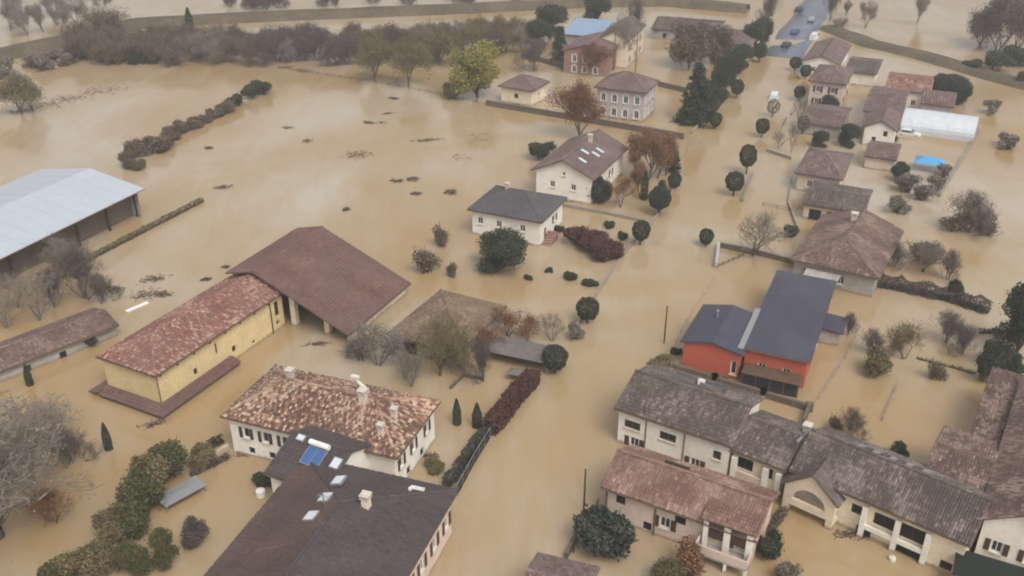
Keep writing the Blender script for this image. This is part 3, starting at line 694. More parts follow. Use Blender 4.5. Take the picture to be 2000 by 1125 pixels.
house('house', 'brown hip-roofed house with open yard beside the blue canopy', (1558, 330), (1645, 352), (1672, 302), 3.0, 1.6, 'hip', 'x', 0.4, 'plaster_pink', 'tile_plum', pu=0.45, ps=0.65, hd=-25,
      wins={'front': [(0.3, 0.8, 0.9, 1.2), (0.7, 0.8, 0.9, 1.2)]})
house('shed', 'small brown-roofed shed between white gabled house and blue canopy', (1690, 298), (1752, 314), (1768, 284), 2.2, 0.9, 'gable', 'x', 0.3, 'plaster_pink', 'tile_plum', pu=0.4, ps=0.6, hd=-25, cat='shed')
house('shed', 'narrow grey-roofed shed behind the pale two-storey house', (1655, 128), (1712, 146), (1730, 118), 2.8, 1.0, 'gable', 'x', 0.3, 'plaster_white', 'tile_grey', pu=0.5, ps=0.7, hd=-25, cat='shed')
house('garage', 'pale grey-roofed garage row behind the broad grey-brown roofed house', (1570, 392), (1690, 418), (1704, 372), 2.4, 0.8, 'gable', 'x', 0.3, 'plaster_pink', 'tile_grey', pu=0.45, ps=0.65, hd=-25,
      wins={'front': [(0.2, 0, 1.8, 1.7, 'dark'), (0.5, 0, 1.8, 1.7, 'dark'), (0.8, 0, 1.8, 1.7, 'dark')]}, cat='garage')
rt, po, L, Wd = house('house', 'house with broad worn grey-brown roof beside the leafless yard tree', (1558, 487), (1716, 545), (1748, 447), 3.0, 2.0, 'hip', 'y', 0.45, 'plaster_grey', 'tile_worn', pu=0.32, ps=0.5, hd=-30, clus=0.7, hipl=True, hipr=False,
      wins={'front': [(0.2, 0.5, 1.4, 1.5, 'dark'), (0.6, 0.8, 0.9, 1.2)], 'left': [(0.5, 0.8, 0.9, 1.2)]}, chim=[(-0.1, 0.5, 0.8, 0.35)])
l, w_ = L / 2 - 0.45, Wd / 2 - 0.45
g = MB(); g.obox((-1.2, -w_ - 1.6, 2.0), (2.2, 0, 0), (0, 1.45, 0.25), (0, 0, 0.05)); g.build('porch_roof', 'concrete', rt)
for x in (-3.2, 0.8): g = MB(); g.tube((x, -w_ - 2.9, -D), (x, -w_ - 2.9, 1.72), 0.07, 0.07, 6); g.build('porch_post', 'metal_grey', rt)

# the orange house
rt, po, L, Wd = house('orange_house', 'orange-walled house with smooth slate-blue roof and glazed porch', (1453, 690), (1583, 708), (1640, 554), 3.7, 0.3, 'mono', 'x', 0.35, 'plaster_orange', None, 'roof_slate_blue', th=0.22, hd=-24.5, L=7.3,
      wins={'right': [(0.4, 1.2, 0.9, 1.2), (0.75, 1.2, 0.9, 1.2)], 'front': [(0.3, 0.9, 0.9, 1.2), (0.7, 0.9, 0.9, 1.2)]})
l, w_ = L / 2 - 0.35, Wd / 2 - 0.35
g = MB(); g.box(-l + 0.2, -w_ - 2.2, 1.6, l - 0.2, -w_ - 0.02, 1.75); g.build('porch_roof', 'brown_wood', rt)
for k in range(5):
    x = -l + 0.35 + k * (2 * l - 0.7) / 4
    g = MB(); g.box(x - 0.08, -w_ - 2.1, -D, x + 0.08, -w_ - 1.94, 1.6); g.build('porch_post', 'brown_wood', rt)
    if k < 4:
        x2 = -l + 0.35 + (k + 1) * (2 * l - 0.7) / 4
        g = MB(); g.box(x + 0.09, -w_ - 2.05, -D, x2 - 0.09, -w_ - 2.0, 1.5); g.build('porch_pane', 'glass_dark', rt)
g = MB(); g.box(l + 0.02, 1.0, -D, l + 2.2, 4.4, 1.9); ao = g.build('annex', 'plaster_grey', rt)
g = MB(); g.obox((l + 1.2, 2.7, 2.02), (1.4, 0, -0.08), (0, 2.0, 0), (0.006, 0, 0.1)); g.build('annex_roof', 'roof_slate_blue', ao, dz=D)
g = MB(); g.obox((-L / 2 - 0.12, -1.0 - Wd / 2 + 5.4, 3.8), (0.32, 0, 0), (0, 4.6, 0.15), (0, 0, 0.06)); g.build('valley_flashing', 'metal_grey', rt)
rt2, po2, L2, W2 = house('orange_wing', 'orange wing with low dark slate-blue roof joined to the orange house', (1338, 652), (1450, 694), (1486, 618), 3.5, 0.75, 'gable', 'y', 0.35, 'plaster_orange', None, 'roof_slate_blue', th=0.22, hd=-26,
      wins={'front': [(0.92, 0.6, 0.7, 1.7, 'white')], 'left': [(0.5, 1.0, 0.9, 1.1)]})
c, e, s, n = on_slope(po2, 1, 0.35, 0.7)
g = MB(); g.tube(c - n * 0.1, c + Vector((0, 0, 0.7)), 0.12, 0.12, 8); g.tube(c + Vector((0, 0, 0.75)), c + Vector((0, 0, 0.85)), 0.2, 0.2, 8); g.build('roof_vent', 'metal_grey', rt2)
# terrace on the right
rt, po, L, Wd = house('terraced_house', 'white-walled terraced house with grey tiled roof and wide windows', (1205, 790), (1432, 874), (1482, 772), 4.2, 1.7, 'gable', 'x', 0.4, 'plaster_white', 'tile_grey', pu=0.25, ps=0.4, clus=0.9, spread=0.65,
      wins={'front': [(0.13, 2.1, 1.7, 0.95, 'plain'), (0.46, 2.1, 1.7, 0.95, 'plain'), (0.9, 1.9, 0.8, 1.0, 'plain'), (0.16, 0.1, 1.0, 1.1, 'brown'), (0.72, 0.1, 1.0, 1.1, 'brown')], 'left': [(0.3, 2.0, 0.8, 1.1, 'brown'), (0.7, 2.0, 0.8, 1.1, 'brown'), (0.5, 0.1, 0.8, 1.1, 'brown')]})
l, w_ = L / 2 - 0.4, Wd / 2 - 0.4
for x in (-l * 0.48, l * 0.22): pipe(rt, x, -w_ - 0.07, 4.1, -D, 'gutter_copper')
c, e, s, n = on_slope(po, 0, 0.25, 0.1); g = MB(); g.tube(c, c + Vector((0, 0, 0.9)), 0.06, 0.06, 6); g.build('flue', 'metal_dark', rt)
for fu, w2 in ((0.62, 2.4), (0.38, 2.2)):     # dark roof terrace wells on the far slope
    c, e, s, n = on_slope(po, 1, fu, 0.55); g = MB(); g.obox(c + n * 0.14, e * w2 / 2, s * 0.9, n * 0.1); o_ = g.build('roof_terrace', 'roof_dark', rt)
    g = MB()
    for k in (-1, 1): g.obox(c + n * 0.3 + s * k * 0.92, e * (w2 / 2 + 0.05), s * 0.06, n * 0.2)
    g.build('parapet', 'roof_felt', o_, dz=D)
c, e, s, n = on_slope(po, 1, 0.48, 0.6); g = MB(); g.obox(c + n * 0.35, e * 0.3, s * 0.25, n * 0.3); g.build('roof_vent', 'plastic_white', rt)
rt, po, L, Wd = house('terraced_house', 'low grey-roofed terraced house between white pillars, joined to the white one', (1428, 872), (1536, 920), (1572, 832), 3.5, 1.5, 'gable', 'x', 0.35, 'plaster_cream', 'tile_grey', pu=0.25, ps=0.4, clus=1.0, spread=0.7, hd=-35,
      wins={'front': [(0.25, 1.6, 1.6, 1.3, 'dark'), (0.72, 1.6, 0.9, 1.2, 'dark')]}, chim=[(0.92, 0.45, 0.6, 0.3, 'plastic_white')])
l, w_ = L / 2 - 0.35, Wd / 2 - 0.35
for x in (-l + 0.3, l - 1.5, l - 0.25): g = MB(); g.box(x - 0.25, -w_ - 0.5, -D, x + 0.25, -w_ - 0.02, 2.9); g.build('pillar', 'plaster_white', rt)
g = MB(); g.box(-l + 0.56, -w_ - 0.4, 0.6, l - 1.76, -w_ - 0.15, 1.5); g.build('balcony_wall', 'plaster_pink', rt)
g = MB(); g.obox((l + 0.3, 0.2, 4.9), (0.12, 0, 0), (0, 1.8, -0.5), (0, 0.03, 0.1)); g.build('flashing', 'metal_grey', rt)
rt, po, L, Wd = house('long_house', 'long grey-roofed farm range with arched gable front and roof-panel row', (1545, 912), (1897, 1068), (1942, 962), 3.9, 2.0, 'gable', 'x', 0.4, 'plaster_cream', 'tile_grey', pu=0.25, ps=0.4, clus=1.0, spread=0.75,
      wins={'front': [(0.4, 1.9, 1.0, 1.0, 'dark'), (0.46, 0.0, 1.3, 0.9, 'dark'), (0.56, 1.7, 1.8, 1.3, 'dark'), (0.72, 1.6, 2.6, 1.5, 'dark'), (0.72, 0.0, 2.6, 0.95, 'dark'), (0.93, 0.2, 1.0, 0.9, 'dark')]})
l, w_ = L / 2 - 0.4, Wd / 2 - 0.4
for k in range(9):
    c, e, s, n = on_slope(po, 1, 0.35 + k * 0.046, 0.8); g = MB(); g.obox(c + n * 0.16, e * 0.27, s * 0.75, n * 0.04); g.build('roof_panel', 'roof_dark' if k % 2 else 'metal_grey', rt)
for x in (-l * 0.1, l * 0.28, l * 0.62): g = MB(); g.box(x - 0.22, -w_ - 0.45, -D, x + 0.22, -w_ - 0.02, 3.3); g.build('pillar', 'plaster_white', rt)
g = MB(); g.box(-l * 0.08, -w_ - 0.42, 1.05, l * 0.6, -w_ - 0.2, 1.5); g.build('parapet', 'plaster_white', rt)
# cross gable with the arched recess
gx0, gx1, gy = -l - 0.25, -l + 4.4, -w_ - 1.2
gm = (gx0 + gx1) / 2
g = MB(); pf = [(gx0, 3.0), (gx0, -D), (gx0 + 0.5, -D), (gx0 + 0.5, 0.9), (gx1 - 0.5, 0.9), (gx1 - 0.5, -D), (gx1, -D), (gx1, 3.0), (gm, 4.9)]
def arch_pts(): return [(gm + math.cos(math.pi * k / 10) * 1.55, 1.6 + math.sin(math.pi * k / 10) * 1.5) for k in range(11)]
ap = arch_pts()
out = [(gx1, 1.6), (gx1, 3.0), (gm, 4.9), (gx0, 3.0), (gx0, 1.6)]
ring = [ap[0], (gx1, 1.6), (gx1, 3.0), (gm + 1.2, 3.97), (gm, 4.9), (gm - 1.2, 3.97), (gx0, 3.0), (gx0, 1.6), ap[-1]]
tri = [(0, 1, 2), ]
def fr(x, z, y=gy): return (x, y, z)
outer = [(gx1, 1.6), (gx1, 2.1), (gx1, 2.6), (gx1, 3.0), (gm + 1.2, 3.97), (gm, 4.9), (gm - 1.2, 3.97), (gx0, 3.0), (gx0, 2.6), (gx0, 2.1), (gx0, 1.6)]
for k in range(10): g.poly([fr(*ap[k]), fr(*outer[k]), fr(*outer[k + 1]), fr(*ap[k + 1])]); g.poly([fr(*ap[k]), fr(*ap[k + 1]), fr(*ap[k + 1], gy + 0.8), fr(*ap[k], gy + 0.8)])
g.box(gx0, gy, 0.9, gx1, gy + 0.3, 1.598); g.box(gx0, gy, -D, gx0 + 0.6, gy + 1.2, 0.9); g.box(gx1 - 0.6, gy, -D, gx1, gy + 1.2, 0.9)
g.poly([fr(gx1, 1.6), fr(gx1, 1.6, gy + 1.3), fr(gx1, 3.0, gy + 1.3), fr(gx1, 3.0)]); g.poly([fr(gx0, 1.6, gy + 1.3), fr(gx0, 1.6), fr(gx0, 3.0), fr(gx0, 3.0, gy + 1.3)])
g.build('gable_front', 'plaster_cream', rt)
g = MB(); g.poly([fr(gx0 + 0.2, 1.6, gy + 0.79), fr(gx1 - 0.2, 1.6, gy + 0.79), fr(gx1 - 0.2, 3.2, gy + 0.79), fr(gx0 + 0.2, 3.2, gy + 0.79)]); g.build('arch_back', 'plaster_grey', rt)
so = slab([[(gx1 + 0.3, gy - 0.3, 2.92), (gx1 + 0.3, 0, 2.92), (gm, 0, 5.1), (gm, gy - 0.3, 5.1)], [(gx0 - 0.3, 0, 2.92), (gx0 - 0.3, gy - 0.3, 2.92), (gm, gy - 0.3, 5.1), (gm, 0, 5.1)]], 0.12).build('gable_roof', 'slab_brown', rt)
mb = MB()
for k, P in enumerate([[(gx1 + 0.3, gy - 0.3, 2.92), (gx1 + 0.3, -1.2, 2.92), (gm, -0.2, 5.1), (gm, gy - 0.3, 5.1)], [(gx0 - 0.3, -1.2, 2.92), (gx0 - 0.3, gy - 0.3, 2.92), (gm, gy - 0.3, 5.1), (gm, -0.2, 5.1)]]): tiles_on(mb, P, 0.33, 0.48, 90 + k, 0.4, 0.6)
stuff(mb.build('roof_tiles', 'tile_grey', so, dz=D))
house('courtyard_house', 'courtyard house with a rust-brown roof behind the long range', (1798, 935), (1919, 980), (1952, 866), 4.3, 1.1, 'gable', 'x', 0.35, 'plaster_cream', 'tile_worn', pu=0.25, ps=0.4, clus=1.0, spread=0.8,
      wins={'front': [(0.3, 1.0, 0.9, 1.1)], 'left': [(0.5, 1.0, 0.9, 1.1), (0.2, 1.0, 0.9, 1.1)]})
rt, po, L, Wd = house('corner_house', 'white-walled house with a long lichen-blotched roof beside the courtyard house', (1912, 1008), (2085, 1075), (2130, 770), 5.0, 2.0, 'gable', 'y', 0.45, 'plaster_white', 'tile_worn', pu=0.25, ps=0.4, clus=1.0, spread=0.9,
      wins={'front': [(0.25, 2.0, 0.9, 1.2, 'brown'), (0.7, 2.0, 0.9, 1.2, 'brown')]})
house('lean_to', 'narrow brown mottled roof joining the courtyard house to the corner house', (1888, 868), (1950, 890), (1985, 742), 3.6, 0.7, 'mono', 'x', 0.3, 'plaster_cream', 'tile_worn', pu=0.26, ps=0.42, clus=1.0, spread=0.9, cat='outbuilding')
# pink house at the street
rt, po, L, Wd = house('pink_house', 'pale pink house with weathered orange-red tiled roof and corner balcony', (1168, 958), (1480, 1058), (1537, 968), 3.6, 1.7, 'gable', 'x', 0.45, 'plaster_pink', 'tile_pink', pu=0.25, ps=0.4, clus=1.1, spread=0.5,
      wins={'front': [(0.1, 2.0, 0.9, 1.1, 'dark'), (0.42, 1.1, 1.0, 1.2, 'brown'), (0.52, 2.1, 1.0, 1.0, 'dark'), (0.76, 2.0, 1.2, 1.1, 'plain'), (0.92, 1.6, 0.9, 1.6, 'brown'), (0.3, 0.2, 0.8, 0.9, 'dark')], 'left': [(0.5, 1.9, 0.8, 1.1, 'brown')]})
l, w_ = L / 2 - 0.45, Wd / 2 - 0.45
pipe(rt, -l + 0.35 * 2 * l, -w_ - 0.08, 3.4, -D, 'gutter_copper', 0.09); pipe(rt, -l, -w_ - 0.08, 3.4, -D, 'gutter_copper', 0.09)
g = MB(); g.box(l - 4.4, -w_ - 1.5, 1.0, l + 0.1, -w_ - 0.01, 1.2); g.build('balcony_floor', 'concrete', rt)
g = MB(); g.box(l - 4.4, -w_ - 1.5, 1.202, l + 0.1, -w_ - 1.4, 2.05); g.box(l, -w_ - 1.4, 1.202, l + 0.1, -w_ - 0.02, 2.05); g.box(l - 4.4, -w_ - 1.4, 1.202, l - 4.3, -w_ - 0.02, 2.05); g.build('balcony_wall', 'plaster_pink', rt)
for x in (l - 4.3, l - 1.7, l): g = MB(); g.box(x - 0.12, -w_ - 1.48, -D, x + 0.12, -w_ - 1.24, 0.99); g.build('balcony_post', 'plaster_white', rt)
g = MB(); lx0, lx1, ly0, ly1 = l - 4.1, l + 0.05, -w_ - 0.5, -w_ + 1.1     # raised loggia breaking through the eave
for a, b_ in ((lx0, lx0 + 0.4), (lx0 + 1.75, lx0 + 2.3), (lx1 - 0.5, lx1)): g.box(a, ly0, 1.2, b_, ly0 + 0.25, 4.0)
g.box(lx0, ly0, 4.002, lx1, ly1, 4.15); g.box(lx0, ly0 + 0.26, 2.6, lx0 + 0.2, ly1, 4.0); g.box(lx1 - 0.2, ly0 + 0.26, 2.6, lx1, ly1, 4.0)
go = g.build('loggia', 'plaster_white', rt)
g = MB(); g.box(lx0 + 0.41, ly0 + 0.12, 2.3, lx0 + 1.74, ly0 + 0.18, 3.99); g.box(lx0 + 2.31, ly0 + 0.12, 2.3, lx1 - 0.51, ly0 + 0.18, 3.99); g.build('blind', 'shutter_brown', go, dz=D)
so = slab([[(lx0 - 0.25, ly0 - 0.25, 4.25), (lx1 + 0.25, ly0 - 0.25, 4.25), (lx1 + 0.25, ly1 + 0.6, 4.75), (lx0 - 0.25, ly1 + 0.6, 4.75)]], 0.1).build('loggia_roof', 'slab_brown', rt); mb = MB()
tiles_on(mb, [(lx0 - 0.25, ly0 - 0.25, 4.25), (lx1 + 0.25, ly0 - 0.25, 4.25), (lx1 + 0.25, ly1 + 0.6, 4.75), (lx0 - 0.25, ly1 + 0.6, 4.75)], 0.25, 0.4, 77, 0.5, 1.0); stuff(mb.build('roof_tiles', 'tile_pink', so, dz=D))
c, e, s, n = on_slope(po, 1, 0.62, 0.75); g = MB(); g.obox(c + n * 0.2, e * 1.1, s * 0.18, n * 0.12); g.build('roof_slot', 'dark_wood', rt)
# roof at the lower edge, and awning
house('shelter', 'brown tiled roof of a small house at the lower street corner', (1008, 1180), (1136, 1216), (1168, 1108), 3.0, 0.9, 'gable', 'x', 0.35, 'plaster_pink', 'tile_plum', pu=0.25, ps=0.4)
a = G(1940, 1118, 2.2)
rt = thing('awning', 'dark green awning below the white wall of the corner house', 'awning', a.x, a.y, math.radians(-27))
g = MB(); g.obox((0, 0, 2.2), (2.9, 0, 0), (0, 1.3, 0.3), (0, -0.02, 0.05)); g.build('awning_cloth', 'fence_cloth', rt)
for x in (-2.7, 2.7):
    g = MB(); g.tube((x, -1.1, -D), (x, -1.1, 1.9), 0.05, 0.05, 6); g.build('post', 'metal_dark', rt)
    g = MB(); g.tube((x, 1.1, -D), (x, 1.1, 2.4), 0.05, 0.05, 6); g.build('post', 'metal_dark', rt)

# greenhouse, canopy and tent
ctr, h, L, Wd = frame((1768, 222), (1905, 258), (1915, 215), 2.0, -27, Wd=9)
rt = thing('greenhouse', 'long white polythene greenhouse tunnel with rounded roof', 'greenhouse', ctr.x, ctr.y, h)
g = MB(); n = 12
for k in range(n):
    a0, a1 = math.pi * k / n, math.pi * (k + 1) / n
    y0, z0, y1, z1 = -math.cos(a0) * Wd / 2, math.sin(a0) * 2.4 + 0.9, -math.cos(a1) * Wd / 2, math.sin(a1) * 2.4 + 0.9
    g.poly([(-L / 2, y0, z0), (L / 2, y0, z0), (L / 2, y1, z1), (-L / 2, y1, z1)])
for sx in (-1, 1): g.poly([(sx * L / 2, -math.cos(math.pi * k / n) * Wd / 2, math.sin(math.pi * k / n) * 2.4 + 0.9) for k in range(n + 1)])
g.box(-L / 2, -Wd / 2, -D, L / 2, Wd / 2, 0.898)
g.build('cover', 'poly_sheet', rt, smooth=False)
for j in range(8):
    x = -L / 2 + L * j / 7; g = MB()
    for k in range(n):
        a0, a1 = math.pi * k / n, math.pi * (k + 1) / n
        g.tube((x, -math.cos(a0) * Wd / 2, math.sin(a0) * 2.4 + 0.91), (x, -math.cos(a1) * Wd / 2, math.sin(a1) * 2.4 + 0.91), 0.04, 0.04, 5)
    g.build('hoop', 'poly_sheet', rt)
def canopy(name, label, px, py, rz, a, b_, h, rise, m, cat):
    p_ = G(px, py); rt = thing(name, label, cat, p_.x, p_.y, math.radians(rz))
    polys, _ = roof_polys('hip', 2 * a, 2 * b_, h, rise, 'x')
    slab(polys, 0.06).build('canopy_cloth', m, rt)
    for x in (-a + 0.15, a - 0.15):
        for y in (-b_ + 0.15, b_ - 0.15): g = MB(); g.tube((x, y, -D), (x, y, h), 0.05, 0.05, 6); g.build('post', 'metal_grey', rt)
canopy('gazebo', 'bright blue canopy standing in the yard beside brown hip-roofed house', 1812, 332, -25, 2.4, 1.8, 1.6, 0.8, 'tarp_blue', 'canopy')
canopy('gazebo', 'white canvas tent in front of the roadside house', 1446, 100, -25, 2.2, 2.2, 2.0, 1.2, 'canvas', 'canopy')
canopy('gazebo', 'pale grey flat canopy beside the garden hedge', 356, 972, 48, 2.1, 1.0, 0.8, 0.06, 'metal_grey', 'canopy')
canopy('pergola_roof', 'grey felt carport roof in front of the two pinkish bare trees', 1012, 702, -22, 4.3, 1.9, 1.5, 0.25, 'roof_felt', 'carport')
canopy('gate_roof', 'small grey roof over the garden gate by the round tree', 1022, 742, -18, 1.7, 0.7, 0.9, 0.3, 'roof_felt', 'gate')

# ------------------------------------------------------------------ trees and shrubs (meshes built once per kind, shared by the copies)
def grow(rnd, thick, thin, p, d, ln, r, depth, maxd, spread, rise, tips, nkid=(3, 4)):
    tgt = thick if depth < 2 else thin
    n = 5 if depth < 2 else 3
    for k in range(3):
        d2 = (d + Vector((rnd.gauss(0, 0.13), rnd.gauss(0, 0.13), rnd.gauss(rise, 0.08)))).normalized()
        q = p + d2 * ln / 3
        tgt.tube(p, q, r * (1 - 0.13 * k), r * (1 - 0.13 * (k + 1)), n, caps=False, tone=clamp(rnd.gauss(0.45, 0.2)))
        p, d = q, d2
        if k == 1 and depth >= 1 and depth < maxd:
            s = Vector((rnd.gauss(0, 1), rnd.gauss(0, 1), rnd.gauss(0.2, 0.5))).normalized()
            grow(rnd, thick, thin, p, (d * 0.6 + s * spread).normalized(), ln * 0.55, r * 0.45, depth + 1, maxd, spread, rise, tips, nkid)
    if depth >= maxd: tips.append(p); return
    for k in range(rnd.randint(*nkid)):
        s = Vector((rnd.gauss(0, 1), rnd.gauss(0, 1), rnd.gauss(0.1, 0.5))).normalized()
        grow(rnd, thick, thin, p, (d * 0.75 + s * spread).normalized(), ln * rnd.uniform(0.62, 0.82), max(r * 0.58, 0.016), depth + 1, maxd, spread, rise, tips, nkid)
KINDS = {}
def finish(kind, parts):
    zs = [v[2] for _, mb, _, _ in parts for v in mb.v]; xs = [math.hypot(v[0], v[1]) for _, mb, _, _ in parts for v in mb.v]
    xs.sort()
    meshes = []
    for nm, mb, m_, sm in parts:
        o = mb.build(nm, m_, None, smooth=sm); meshes.append((nm, o.data)); bpy.data.objects.remove(o)
    KINDS[kind] = (meshes, max(zs), 2 * xs[int(len(xs) * 0.97)])
def make_bare(kind, seed, h0=1.6, ln=2.6, maxd=4, spread=0.75, rise=0.08, bark='bark_grey', leaves=0, leafm='leaf_grey', lsize=0.14, nstem=1, jit=0.5, r0=0.2, nkid=(3, 4)):
    rnd = random.Random(seed); a, b_, tips = MB(), MB(), []
    for s in range(nstem):
        d = Vector((rnd.gauss(0, 0.1 if nstem == 1 else 0.45), rnd.gauss(0, 0.1 if nstem == 1 else 0.45), 1)).normalized()
        q = Vector((0, 0, -0.1)) + d * h0
        a.tube((0, 0, -0.1), q, r0 * 1.25, r0, 7, caps=False)
        for k in range(rnd.randint(3, 5) if nstem == 1 else 3):
            s_ = Vector((rnd.gauss(0, 1), rnd.gauss(0, 1), rnd.gauss(0.3, 0.3))).normalized()
            grow(rnd, a, b_, q, (d * 0.8 + s_ * spread).normalized(), ln * rnd.uniform(0.8, 1.1), r0 * 0.62, 1, maxd, spread, rise, tips, nkid)
    for t_ in tips:
        for k in range(4):                   # fine twigs
            s_ = Vector((rnd.gauss(0, 1), rnd.gauss(0, 1), rnd.gauss(0.3, 0.7))).normalized()
            b_.tube(t_, t_ + s_ * rnd.uniform(0.3, 0.8), 0.014, 0.008, 3, caps=False, tone=clamp(rnd.gauss(0.6, 0.2)))
    for k in range(int(leaves * 2.2)):
        t_ = rnd.choice(tips); b_.leafq(t_ + Vector((rnd.gauss(0, jit), rnd.gauss(0, jit), rnd.gauss(0, jit * 0.8))), lsize * 0.62, rnd, clamp(rnd.gauss(0.5, 0.28)))
    finish(kind, [('trunk', a, bark, True), ('crown', b_, leafm, False)])
def clump_crown(mb, rnd, lobes, nleaf, size, up=0.3):
    tot = sum(l[3] ** 2 for l in lobes)
    for x, y, z, r, rz in lobes:
        tn = rnd.gauss(0.5, 0.12)
        for k in range(int(2.6 * nleaf * r * r / tot)):
            v = Vector((rnd.gauss(0, 1), rnd.gauss(0, 1), rnd.gauss(0, 1))).normalized() * r * (rnd.random() ** 0.35) * (rnd.uniform(1.0, 1.45) if rnd.random() < 0.14 else 1.0)
            j = 1 + 0.25 * noise.noise(v * 2.2 / max(r, 0.1) + Vector((x, y, z)))
            mb.leafq((x + v.x * j, y + v.y * j, z + v.z * j * rz), size * 0.62, rnd, clamp(rnd.gauss(tn, 0.22)), up)
def make_ball(kind, seed, leafm='leaf_dark', r=1.35, cz=3.05, n=5200, size=0.085, bark='bark_dark'):
    rnd = random.Random(seed); a, b_ = MB(), MB()
    a.tube((0, 0, -0.1), (0.03, 0, cz - 0.5), 0.13, 0.1, 7, caps=False)
    for k in range(6):
        v = Vector((rnd.gauss(0, 1), rnd.gauss(0, 1), rnd.uniform(0, 1))).normalized(); a.tube((0.03, 0, cz - 0.6), Vector((0, 0, cz)) + v * r * 0.7, 0.06, 0.02, 4, caps=False)
    for k in range(n):
        v = Vector((rnd.gauss(0, 1), rnd.gauss(0, 1), rnd.gauss(0, 1))).normalized()
        rr = r * (0.72 + 0.28 * rnd.random() ** 0.5) * (1 + 0.16 * noise.noise(v * 2.2 + Vector((seed, 0, 0))))
        b_.leafq(v * rr + Vector((0, 0, cz)), size, rnd, clamp(rnd.gauss(0.5 + 0.15 * noise.noise(v * 4), 0.22)))
    finish(kind, [('trunk', a, bark, True), ('crown', b_, leafm, False)])
def make_lobed(kind, seed, leafm, h=6.0, w=4.5, trunk=1.5, n=5000, size=0.16, nl=14, flat=0.8, bark='bark', gaps=0.85):
    rnd = random.Random(seed); a, b_ = MB(), MB()
    a.tube((0, 0, -0.1), (0.1, 0, trunk), 0.2, 0.15, 7, caps=False)
    lobes = []
    for k in range(nl):
        an = rnd.uniform(0, 6.28); f = math.sqrt(rnd.random()) * gaps; z = rnd.uniform(trunk + 0.15 * h, h * 0.86)
        wz = math.sin(math.pi * clamp((z - trunk * 0.5) / (h - trunk * 0.5), 0.15, 0.9))
        x, y = math.cos(an) * f * w / 2 * wz, math.sin(an) * f * w / 2 * wz
        r = rnd.uniform(0.16, 0.26) * w
        lobes.append((x, y, z, r, flat)); a.tube((0.1, 0, trunk * rnd.uniform(0.6, 1)), (x, y, z), 0.07, 0.025, 4, caps=False)
    clump_crown(b_, rnd, lobes, n, size)
    finish(kind, [('trunk', a, bark, True), ('crown', b_, leafm, False)])
def make_column(kind, seed, leafm, h=5.0, r=0.45, n=3000, size=0.08):
    rnd = random.Random(seed); a, b_ = MB(), MB(); a.tube((0, 0, -0.1), (0, 0, h * 0.8), 0.1, 0.03, 6, caps=False)
    for k in range(n):
        z = rnd.random() ** 0.8; rr = r * min(1, (1 - z) * 2.6) ** 0.7 * (0.75 + 0.25 * rnd.random()); an = rnd.uniform(0, 6.28)
        b_.leafq((math.cos(an) * rr, math.sin(an) * rr, 0.2 + z * (h - 0.2)), size, rnd, clamp(rnd.gauss(0.45, 0.25)))
    finish(kind, [('trunk', a, 'bark_dark', True), ('crown', b_, leafm, False)])
def make_conifer(kind, seed, leafm, h=8.0, w=3.6, n=11000, size=0.11):
    rnd = random.Random(seed); a, b_ = MB(), MB(); a.tube((0, 0, -0.1), (0, 0, h * 0.95), 0.16, 0.03, 6, caps=False)
    for t_ in range(16):
        z = 0.8 + t_ / 16 * (h - 1.0); rad = w / 2 * (1 - t_ / 17) ** 0.8
        for k in range(9):
            an = rnd.uniform(0, 6.28); rl = rad * rnd.uniform(0.7, 1.1); e = Vector((math.cos(an) * rl, math.sin(an) * rl, z - rl * 0.25))
            a.tube((0, 0, z), e, 0.03, 0.01, 3, caps=False)
            for q in range(n // 144):
                f = rnd.random() ** 0.6; c = Vector((0, 0, z)).lerp(e, f)
                b_.leafq(c + Vector((rnd.gauss(0, 0.16), rnd.gauss(0, 0.16), rnd.gauss(0, 0.12))), size, rnd, clamp(rnd.gauss(0.45, 0.25)))
    finish(kind, [('trunk', a, 'bark_dark', True), ('crown', b_, leafm, False)])
def make_bush(kind, seed, leafm, n=1600, size=0.13, r=1.0, nl=9, flat=0.75, twigs=10):
    rnd = random.Random(seed); a, b_ = MB(), MB(); lobes = []
    for k in range(nl):
        an = rnd.uniform(0, 6.28); f = math.sqrt(rnd.random()) * 0.62
        lobes.append((math.cos(an) * f * r, math.sin(an) * f * r, 1.2 + rnd.uniform(-0.1, 0.6) * r, rnd.uniform(0.3, 0.5) * r, flat))
    for k in range(twigs):
        x, y, z, rr, _ = rnd.choice(lobes); a.tube((rnd.gauss(0, 0.08), rnd.gauss(0, 0.08), -0.1), (x + rnd.gauss(0, 0.3), y + rnd.gauss(0, 0.3), z + rnd.uniform(0.1, rr * 1.3)), 0.04, 0.012, 4, caps=False)
    clump_crown(b_, rnd, lobes, n, size)
    finish(kind, [('stems', a, 'bark', True), ('foliage', b_, leafm, False)])
make_bare('bare_a', 11, bark='bark_grey', leafm='leaf_grey'); make_bare('bare_b', 12, 1.3, 2.8, 4, 0.85, 0.05, 'bark', leafm='leaf_grey')
make_bare('bare_c', 13, 1.0, 2.4, 4, 0.7, 0.12, 'bark_grey', nstem=3, leafm='leaf_plum', r0=0.14)
make_bare('bare_big', 14, 1.6, 2.9, 5, 0.8, 0.05, 'bark', leaves=500, leafm='leaf_grey', r0=0.26, nkid=(3, 3), lsize=0.11)
make_bare('belt_olive', 15, 1.4, 2.3, 4, 0.75, 0.06, 'bark', leaves=3500, leafm='leaf_olive', lsize=0.2)
make_bare('belt_plum', 16, 0.9, 2.1, 4, 0.75, 0.06, 'bark', leaves=3000, leafm='leaf_plum', lsize=0.2, nstem=2)
make_bare('belt_brown', 17, 1.0, 2.2, 4, 0.8, 0.04, 'bark', leaves=3200, leafm='leaf_brown', lsize=0.2, nstem=2)
